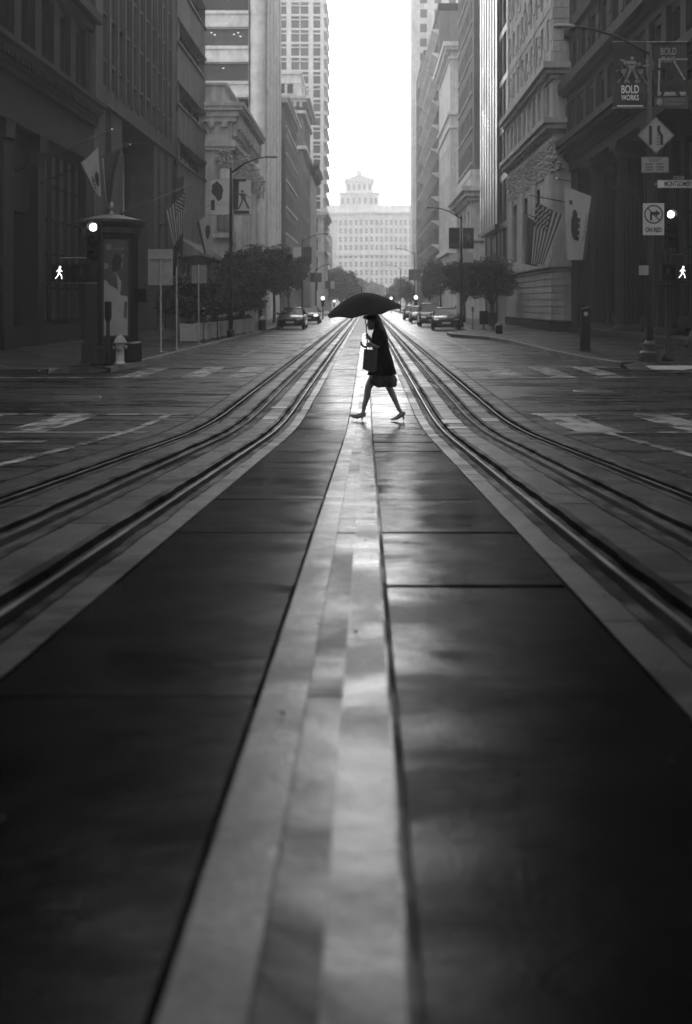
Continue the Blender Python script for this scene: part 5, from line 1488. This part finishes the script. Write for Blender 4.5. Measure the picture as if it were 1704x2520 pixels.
cloth('upper half of striped flag hanging from the long left flagpole', P(456, 470, 51.5), P(410, 519, 51.4), P(428, 606, 51.5), P(452, 570, 51.5), usflag, mats=(FW, FR, FDK), nu=39, nv=36, wave=.08, ph=2)
cloth('plain dark flag hanging behind the left striped flag', P(454, 430, 56.5), P(432, 440, 56.4), P(430, 600, 56.5), P(450, 640, 56.5), lambda u, v: 1, mats=(FW, FD))
pole('second pale flagpole on the fin office block', (-12.0, 61.2, 6.2), (-8.97, 61.2, 7.45), m=GREYMETAL)
cloth('bear flag with dark fold over the wedge canopy', P(524, 515, 61.1), P(484, 548, 61), P(504, 628, 61.1), P(524, 600, 61.1), lambda u, v: 1 if (u > .84 or ((u-.4)/.2)**2 + ((v-.5)/.2)**2 < 1) else 0, wave=.05)
# ------------------------------------------------------------------ the woman
DY = 15.0
ZG = gz(DY) + .012
def W(cx, cy, dy=0.0):
    """figure plan: outline measured in the side view, 1118 units to the metre, heel line at 2238"""
    return Vector((cx / 1118.7 - .658, DY + dy, ZG + (2238 - cy) / 1118.7))
COAT = mat('black_coat', .005, .9, .2, 20, bump=.002, spec=.1); SKIRT = mat('patterned_skirt', .05, .8, .9, 30)
HAIR = mat('dark_hair', .008, .5, .2, 30); BAG = mat('woven_bag', .07, .8, .3, 60, bump=.002); SHOE = mat('nude_shoe', .2, .35, .1, 20)
UMB = mat('umbrella_cloth', .006, .8, .2, 10, spec=.15)
w_ = thing('person', 'woman in black coat and heels striding left under an umbrella', 'person', (W(920, 2238).x, DY, ZG))
# one continuous body grown over a jointed skeleton
J = {
 'pelvis': (W(960, 1430), .115), 'spine': (W(950, 1200), .1), 'chest': (W(935, 980), .11), 'neck0': (W(905, 830), .055), 'neck1': (W(872, 770), .047),
 'skull': (W(845, 690), .082),
 'hipA': (W(880, 1530, -.07), .09), 'midA': (W(805, 1615, -.06), .07), 'kneeA': (W(748, 1715, -.05), .05), 'calfA': (W(738, 1850, -.05), .05), 'shinA': (W(698, 1975, -.05), .036), 'ankA': (W(676, 2085, -.05), .030), 'heelA': (W(672, 2125, -.05), .029), 'ballA': (W(555, 2165, -.05), .026), 'toeA': (W(478, 2146, -.05), .016),
 'hipB': (W(1010, 1540, .08), .09), 'midB': (W(1045, 1620, .07), .068), 'kneeB': (W(1085, 1710, .06), .051), 'calfB': (W(1158, 1870, .06), .047), 'shinB': (W(1208, 1985, .06), .034), 'ankB': (W(1252, 2085, .06), .030), 'heelB': (W(1290, 2130, .06), .028), 'ballB': (W(1195, 2212, .06), .024), 'toeB': (W(1130, 2230, .06), .016),
 'shA': (W(945, 890, -.15), .055), 'elA': (W(900, 1078, -.2), .037), 'wrA': (W(788, 1022, -.22), .025), 'paA': (W(750, 990, -.22), .026),
 'shB': (W(925, 890, .15), .055), 'elB': (W(880, 1050, .12), .037), 'wrB': (W(790, 955, .0), .024), 'paB': (W(752, 905, -.045), .026),
}
E = [('pelvis','spine'),('spine','chest'),('chest','neck0'),('neck0','neck1'),('neck1','skull'),
 ('pelvis','hipA'),('hipA','midA'),('midA','kneeA'),('kneeA','calfA'),('calfA','shinA'),('shinA','ankA'),('ankA','heelA'),('heelA','ballA'),('ballA','toeA'),
 ('pelvis','hipB'),('hipB','midB'),('midB','kneeB'),('kneeB','calfB'),('calfB','shinB'),('shinB','ankB'),('ankB','heelB'),('heelB','ballB'),('ballB','toeB'),
 ('chest','shA'),('shA','elA'),('elA','wrA'),('wrA','paA'),('chest','shB'),('shB','elB'),('elB','wrB'),('wrB','paB')]
names = list(J); V = [J[n][0] for n in names]; RAD = [J[n][1] for n in names]; ED = [(names.index(a), names.index(b_)) for a, b_ in E]
roots = [0]
def chain(pts, rr):
    o = len(V); roots.append(o)
    for p, r in zip(pts, rr): V.append(p); RAD.append(r)
    for i in range(len(pts) - 1): ED.append((o + i, o + i + 1))
# fingers of the hand round the shaft (shaft runs at about x 733), rooted in the palm
for i, cy in enumerate((872, 893, 914, 934)):
    L_ = (1.0, 1.08, 1.0, .85)[i]
    chain([W(752, cy + 6, -.045), W(738, cy, -.062), W(718, cy + 2, -.05), W(718 + 6/L_, cy + 6, -.022), W(734, cy + 8, -.012)], [.0095, .0088, .0082, .0075, .0062])
chain([W(758, 900, -.04), W(748, 872, -.035), W(730, 852, -.03), W(720, 838, -.028)], [.011, .01, .009, .007])
# fingers of the other hand, hooked through the bag's handles
for i, cx in enumerate((738, 752, 766, 780)):
    chain([W(cx + 8, 1000, -.22), W(cx, 1022, -.238), W(cx - 4, 1046, -.24), W(cx + 2, 1064, -.224), W(cx + 10, 1056, -.208)], [.0095, .0088, .0082, .0075, .0062])
chain([W(745, 995, -.23), W(728, 1010, -.245), W(724, 1036, -.25)], [.011, .0095, .0075])
me = bpy.data.meshes.new('body')
off = w_.location
me.from_pydata([tuple(v - off) for v in V], ED, [])
bo = link('body', me, w_)
md = bo.modifiers.new('skin', 'SKIN'); md.use_smooth_shade = True
me.skin_vertices[0].data
for i, r in enumerate(RAD): me.skin_vertices[0].data[i].radius = (r, r)
for i in roots: me.skin_vertices[0].data[i].use_root = True
md2 = bo.modifiers.new('sub', 'SUBSURF'); md2.levels = 2; md2.render_levels = 2
me.materials.append(SKIN)

def loft(rings, n=28, m=0, cap=True, fn=None):
    """rings: (x0, x1, y, halfdepth[, ycentre]) in figure units"""
    k = MB(); vs = []
    for ri, q in enumerate(rings):
        xa, xb, cy, hd = q[:4]; yc = q[4] if len(q) > 4 else 0; tilt = q[5] if len(q) > 5 else 0
        A = W(xa, cy); B_ = W(xb, cy); c = (A + B_) / 2; hw = (B_.x - A.x) / 2
        for j in range(n):
            a = 2*math.pi*j/n
            ex = math.copysign(abs(math.cos(a))**.85, math.cos(a)); ey = math.copysign(abs(math.sin(a))**.85, math.sin(a))
            p = Vector((c.x + hw*ex, DY + yc + hd*ey, c.z + tilt*ex))
            if fn: p = fn(p, ri, j, a)
            vs.append(p)
    fs = [(i*n + j, i*n + (j+1) % n, (i+1)*n + (j+1) % n, (i+1)*n + j) for i in range(len(rings)-1) for j in range(n)]
    k.add(vs, fs, m, True)
    if cap: k.add([vs[j] for j in range(n)], [tuple(range(n))], m); k.add([vs[-n + j] for j in range(n)], [tuple(range(n))[::-1]], m)
    return k
# coat: narrow collar, rounded back, flaring hem
def coatfn(p, ri, j, a):
    if ri >= 4: p.y += .008*math.sin(a*7 + ri*.4)*(ri-3)*.5; p.x += .004*math.sin(a*5)*(ri-3)
    return p
k = loft([(862, 985, 765, .06), (848, 1010, 800, .10), (818, 1042, 860, .165), (806, 1062, 930, .185), (815, 1076, 1020, .17), (830, 1086, 1110, .155), (822, 1112, 1200, .165), (808, 1140, 1300, .185), (790, 1160, 1400, .205), (772, 1176, 1470, .215), (762, 1182, 1512, .22)], fn=coatfn)
k.build('coat', COAT, w_)
k = MB()
for s in (-1, 1): k.tube([W(940, 870, s*.14), W(925, 960, s*.175), W(915, 1010, s*.185), W(906, 1042, s*.19)], [.075, .066, .058, .054], 14)
k.build('sleeves', COAT, w_)
# skirt with a fluttering ruffled hem
def skfn(p, ri, j, a):
    if ri >= 2: p.z += .022*math.sin(a*5 + 1)*(ri-1) *.5; p.y += .016*math.sin(a*9)*(ri-1)*.6; p.x += .01*math.sin(a*11)*(ri-1)*.5
    return p
k = loft([(785, 1165, 1490, .17), (768, 1190, 1540, .18), (745, 1208, 1590, .185), (735, 1215, 1635, .18), (760, 1195, 1672, .165)], 44, fn=skfn)
k.build('skirt', SKIRT, w_)
# head with a bowed face
k = loft([(790, 900, 590, .05, 0, -.01), (762, 925, 620, .07, 0, -.01), (746, 935, 655, .078), (744, 935, 690, .078), (752, 925, 715, .074), (752, 905, 740, .066, 0, .004), (766, 890, 765, .052, 0, .01), (784, 866, 784, .036, 0, .012), (800, 846, 793, .02, 0, .012)], 24)
hd_ = k.build('head', SKIN, w_)
k = MB()
k.tube([W(752, 690, 0), W(742, 715, 0), W(734, 736, 0), W(748, 744, 0)], [.008, .010, .013, .006], 8)      # nose
k.tube([W(757, 757, -.02), W(752, 759, 0), W(757, 757, .02)], .007, 6); k.tube([W(762, 768, -.017), W(757, 770, 0), W(762, 768, .017)], .008, 6)  # lips
k.tube([W(772, 788, -.012), W(768, 784, 0), W(772, 788, .012)], .015, 8)
k.tube([W(750, 684, -.04), W(744, 682, -.02), W(748, 686, 0), W(744, 682, .02), W(750, 684, .04)], .008, 6)
k.build('face_features', SKIN, hd_)
k = MB()
for s in (-1, 1): k.lathe(tuple(W(756, 700, s*.034)), [(.002, -.012), (.009, -.004), (.009, .004), (.002, .012)], 8)
k.build('eyes', SHOE, hd_)
k = MB(); k.tube([W(842, 690, -.078), W(838, 708, -.086), W(846, 728, -.078)], [.012, .014, .008], 8); k.build('ear', SKIN, hd_)
# hair: crown, fringe and a long fall over the back
k = loft([(800, 900, 548, .03), (745, 922, 566, .06), (715, 940, 590, .082), (702, 950, 615, .09), (730, 962, 640, .093), (800, 972, 668, .094), (815, 985, 700, .094), (835, 1005, 745, .095), (860, 1030, 800, .1), (905, 1046, 850, .1), (950, 1058, 905, .08), (985, 1064, 960, .05)], 26,
    fn=lambda p, ri, j, a: p + Vector((.004*math.sin(a*9 + ri), .004*math.sin(a*11 + ri*2), 0)))
k.build('hair', HAIR, w_)
k = MB(); k.tube([W(760, 600, -.03), W(712, 600, -.03), W(684, 604, -.02), (W(676, 622, -.01))], [.03, .026, .02, .008], 8); k.build('hair_fringe', HAIR, w_)
# court shoes with thin heels
def shoe(pts, heel_top, heel_bot, dy):
    k = MB()
    k.tube([W(x, y, dy) for x, y, r, s_ in pts], [r for _, _, r, _ in pts], 12, sq=[s_ for _, _, _, s_ in pts])
    k.tube([W(*heel_top, dy), W((heel_top[0]*.4 + heel_bot[0]*.6), (heel_top[1] + heel_bot[1])/2, dy), W(*heel_bot, dy)], [.024, .012, .010], 8)
    k.build('shoe', SHOE, w_)
shoe([(704, 2112, .018, 1.2), (690, 2140, .034, .9), (640, 2162, .03, 1.0), (575, 2182, .026, 1.3), (520, 2172, .022, 1.5), (470, 2148, .015, 1.5), (450, 2138, .008, 1)], (668, 2150), (652, 2236), -.05)
shoe([(1322, 2104, .018, 1.2), (1320, 2130, .032, .9), (1290, 2156, .03, 1.0), (1240, 2195, .026, 1.3), (1190, 2222, .02, 1.6), (1140, 2231, .013, 2.0), (1106, 2231, .008, 1.6)], (1306, 2150), (1318, 2236), .06)

# ------------------------------------------------------------------ umbrella
u = thing('umbrella', 'large black open umbrella held over the woman', 'umbrella', tuple(W(733, 860)))
AX = (W(655, 215) - W(695, 520)); AX.y = 0; AX.normalize(); AX.y = -.135; AX.normalize()
UXV = Vector((AX.z, 0, -AX.x)).normalized(); UY = AX.cross(UXV).normalized(); C0 = W(655, 215)
RU = .545; HU = .27
def up(r, a, dz=0):
    return C0 + UXV*(r*math.cos(a)) + UY*(r*math.sin(a)) - AX*(HU*(r/RU)**1.8 + dz)
k = MB(); NR, NA = 10, 64; vs = []
A0 = math.pi/8*1.1
for i in range(NR + 1):
    for j in range(NA):
        a = 2*math.pi*j/NA + A0; g = (j % 8)/8
        sag = math.sin(math.pi*g)
        r = RU*i/NR*(1 - .03*sag*(i/NR)**2)
        vs.append(up(r, a, sag*.012*(i/NR) - sag*.022*(i/NR)**6))
k.add(vs, [(i*NA + j, i*NA + (j+1) % NA, (i+1)*NA + (j+1) % NA, (i+1)*NA + j) for i in range(NR) for j in range(NA)], 0, True)
k.build('canopy', UMB, u)
for j in range(8):
    a = 2*math.pi*j/8 + A0
    k = MB(); k.tube([up(RU*q/6, a, .006) for q in range(7)] + [up(RU*1.035, a, .01)], .0028, 5); mid = up(RU*.52, a, .008); k.tube([mid, C0 - AX*.33], .0025, 5); k.build('rib', DARKMETAL, u)
k = MB(); k.tube([C0 - AX*(-.095), C0 + AX*.0], [.004, .007], 8); k.build('ferrule', BLACKPAINT, u)
k = MB(); e = W(741, 1035, -.035); k.tube([C0, C0 - AX*.28, W(733, 860, -.03), e], .0075, 8); k.build('shaft', BLACKPAINT, u)
k = MB(); k.tube([e, W(741, 1058, -.035), W(728, 1072, -.035), W(700, 1074, -.035), W(668, 1056, -.035), W(645, 1025, -.035), W(641, 1003, -.035), W(653, 986, -.035)], [.012, .013, .014, .014, .0145, .0145, .0145, .013], 10); k.build('handle', BLACKPAINT, u)
# ------------------------------------------------------------------ tote bag
g = thing('tote_bag', 'dark woven tote bag hanging from the woman\'s hand', 'bag', tuple(W(780, 1250)))
F_ = [(690, 1094), (790, 1104), (892, 1100), (888, 1250), (884, 1425), (850, 1462), (790, 1458), (725, 1430), (664, 1398), (676, 1250)]
k = MB(); n = len(F_); vs = []
for s, t_ in ((-.075, 1), (-.085, .97), (.025, .97), (.035, 1)):
    pass
cx = sum(p[0] for p in F_)/n; cy = sum(p[1] for p in F_)/n
lay = [(-.30, .90), (-.285, .98), (-.25, 1.0), (-.215, .98), (-.20, .92)]
for dy, sc in lay:
    for (x, y) in F_: vs.append(W(cx + (x - cx)*sc, cy + (y - cy)*(sc if y > cy else 1.0), dy))
k.add(vs, [(i*n + j, i*n + (j+1) % n, (i+1)*n + (j+1) % n, (i+1)*n + j) for i in range(len(lay)-1) for j in range(n)] + [tuple(range(n))[::-1], tuple(range((len(lay)-1)*n, len(lay)*n))])
k.build('body', BAG, g, fix=True)
for dy in (-.28, -.215):
    k = MB(); k.tube([W(722, 1100, dy), W(735, 1050, dy*.5 - .12), W(760, 1022, -.238), W(790, 1026, -.238), W(822, 1060, dy*.5 - .12), W(838, 1102, dy)], .007, 6); k.build('handle', BAG, g)

# ------------------------------------------------------------------ air
m = bpy.data.materials.new('misty_air'); m.use_nodes = True
n = m.node_tree; n.nodes.clear()
vo = n.nodes.new('ShaderNodeVolumePrincipled'); ou = n.nodes.new('ShaderNodeOutputMaterial')
vo.inputs['Color'].default_value = (.99, .99, .99, 1); vo.inputs['Density'].default_value = .0013; vo.inputs['Anisotropy'].default_value = .5
n.links.new(vo.outputs[0], ou.inputs['Volume'])
k = MB(); k.box(-110, 110, -95, 620, -1.6, 88)
hz = k.build('haze', m); tag(hz, kind='stuff'); hz.display_type = 'WIRE'
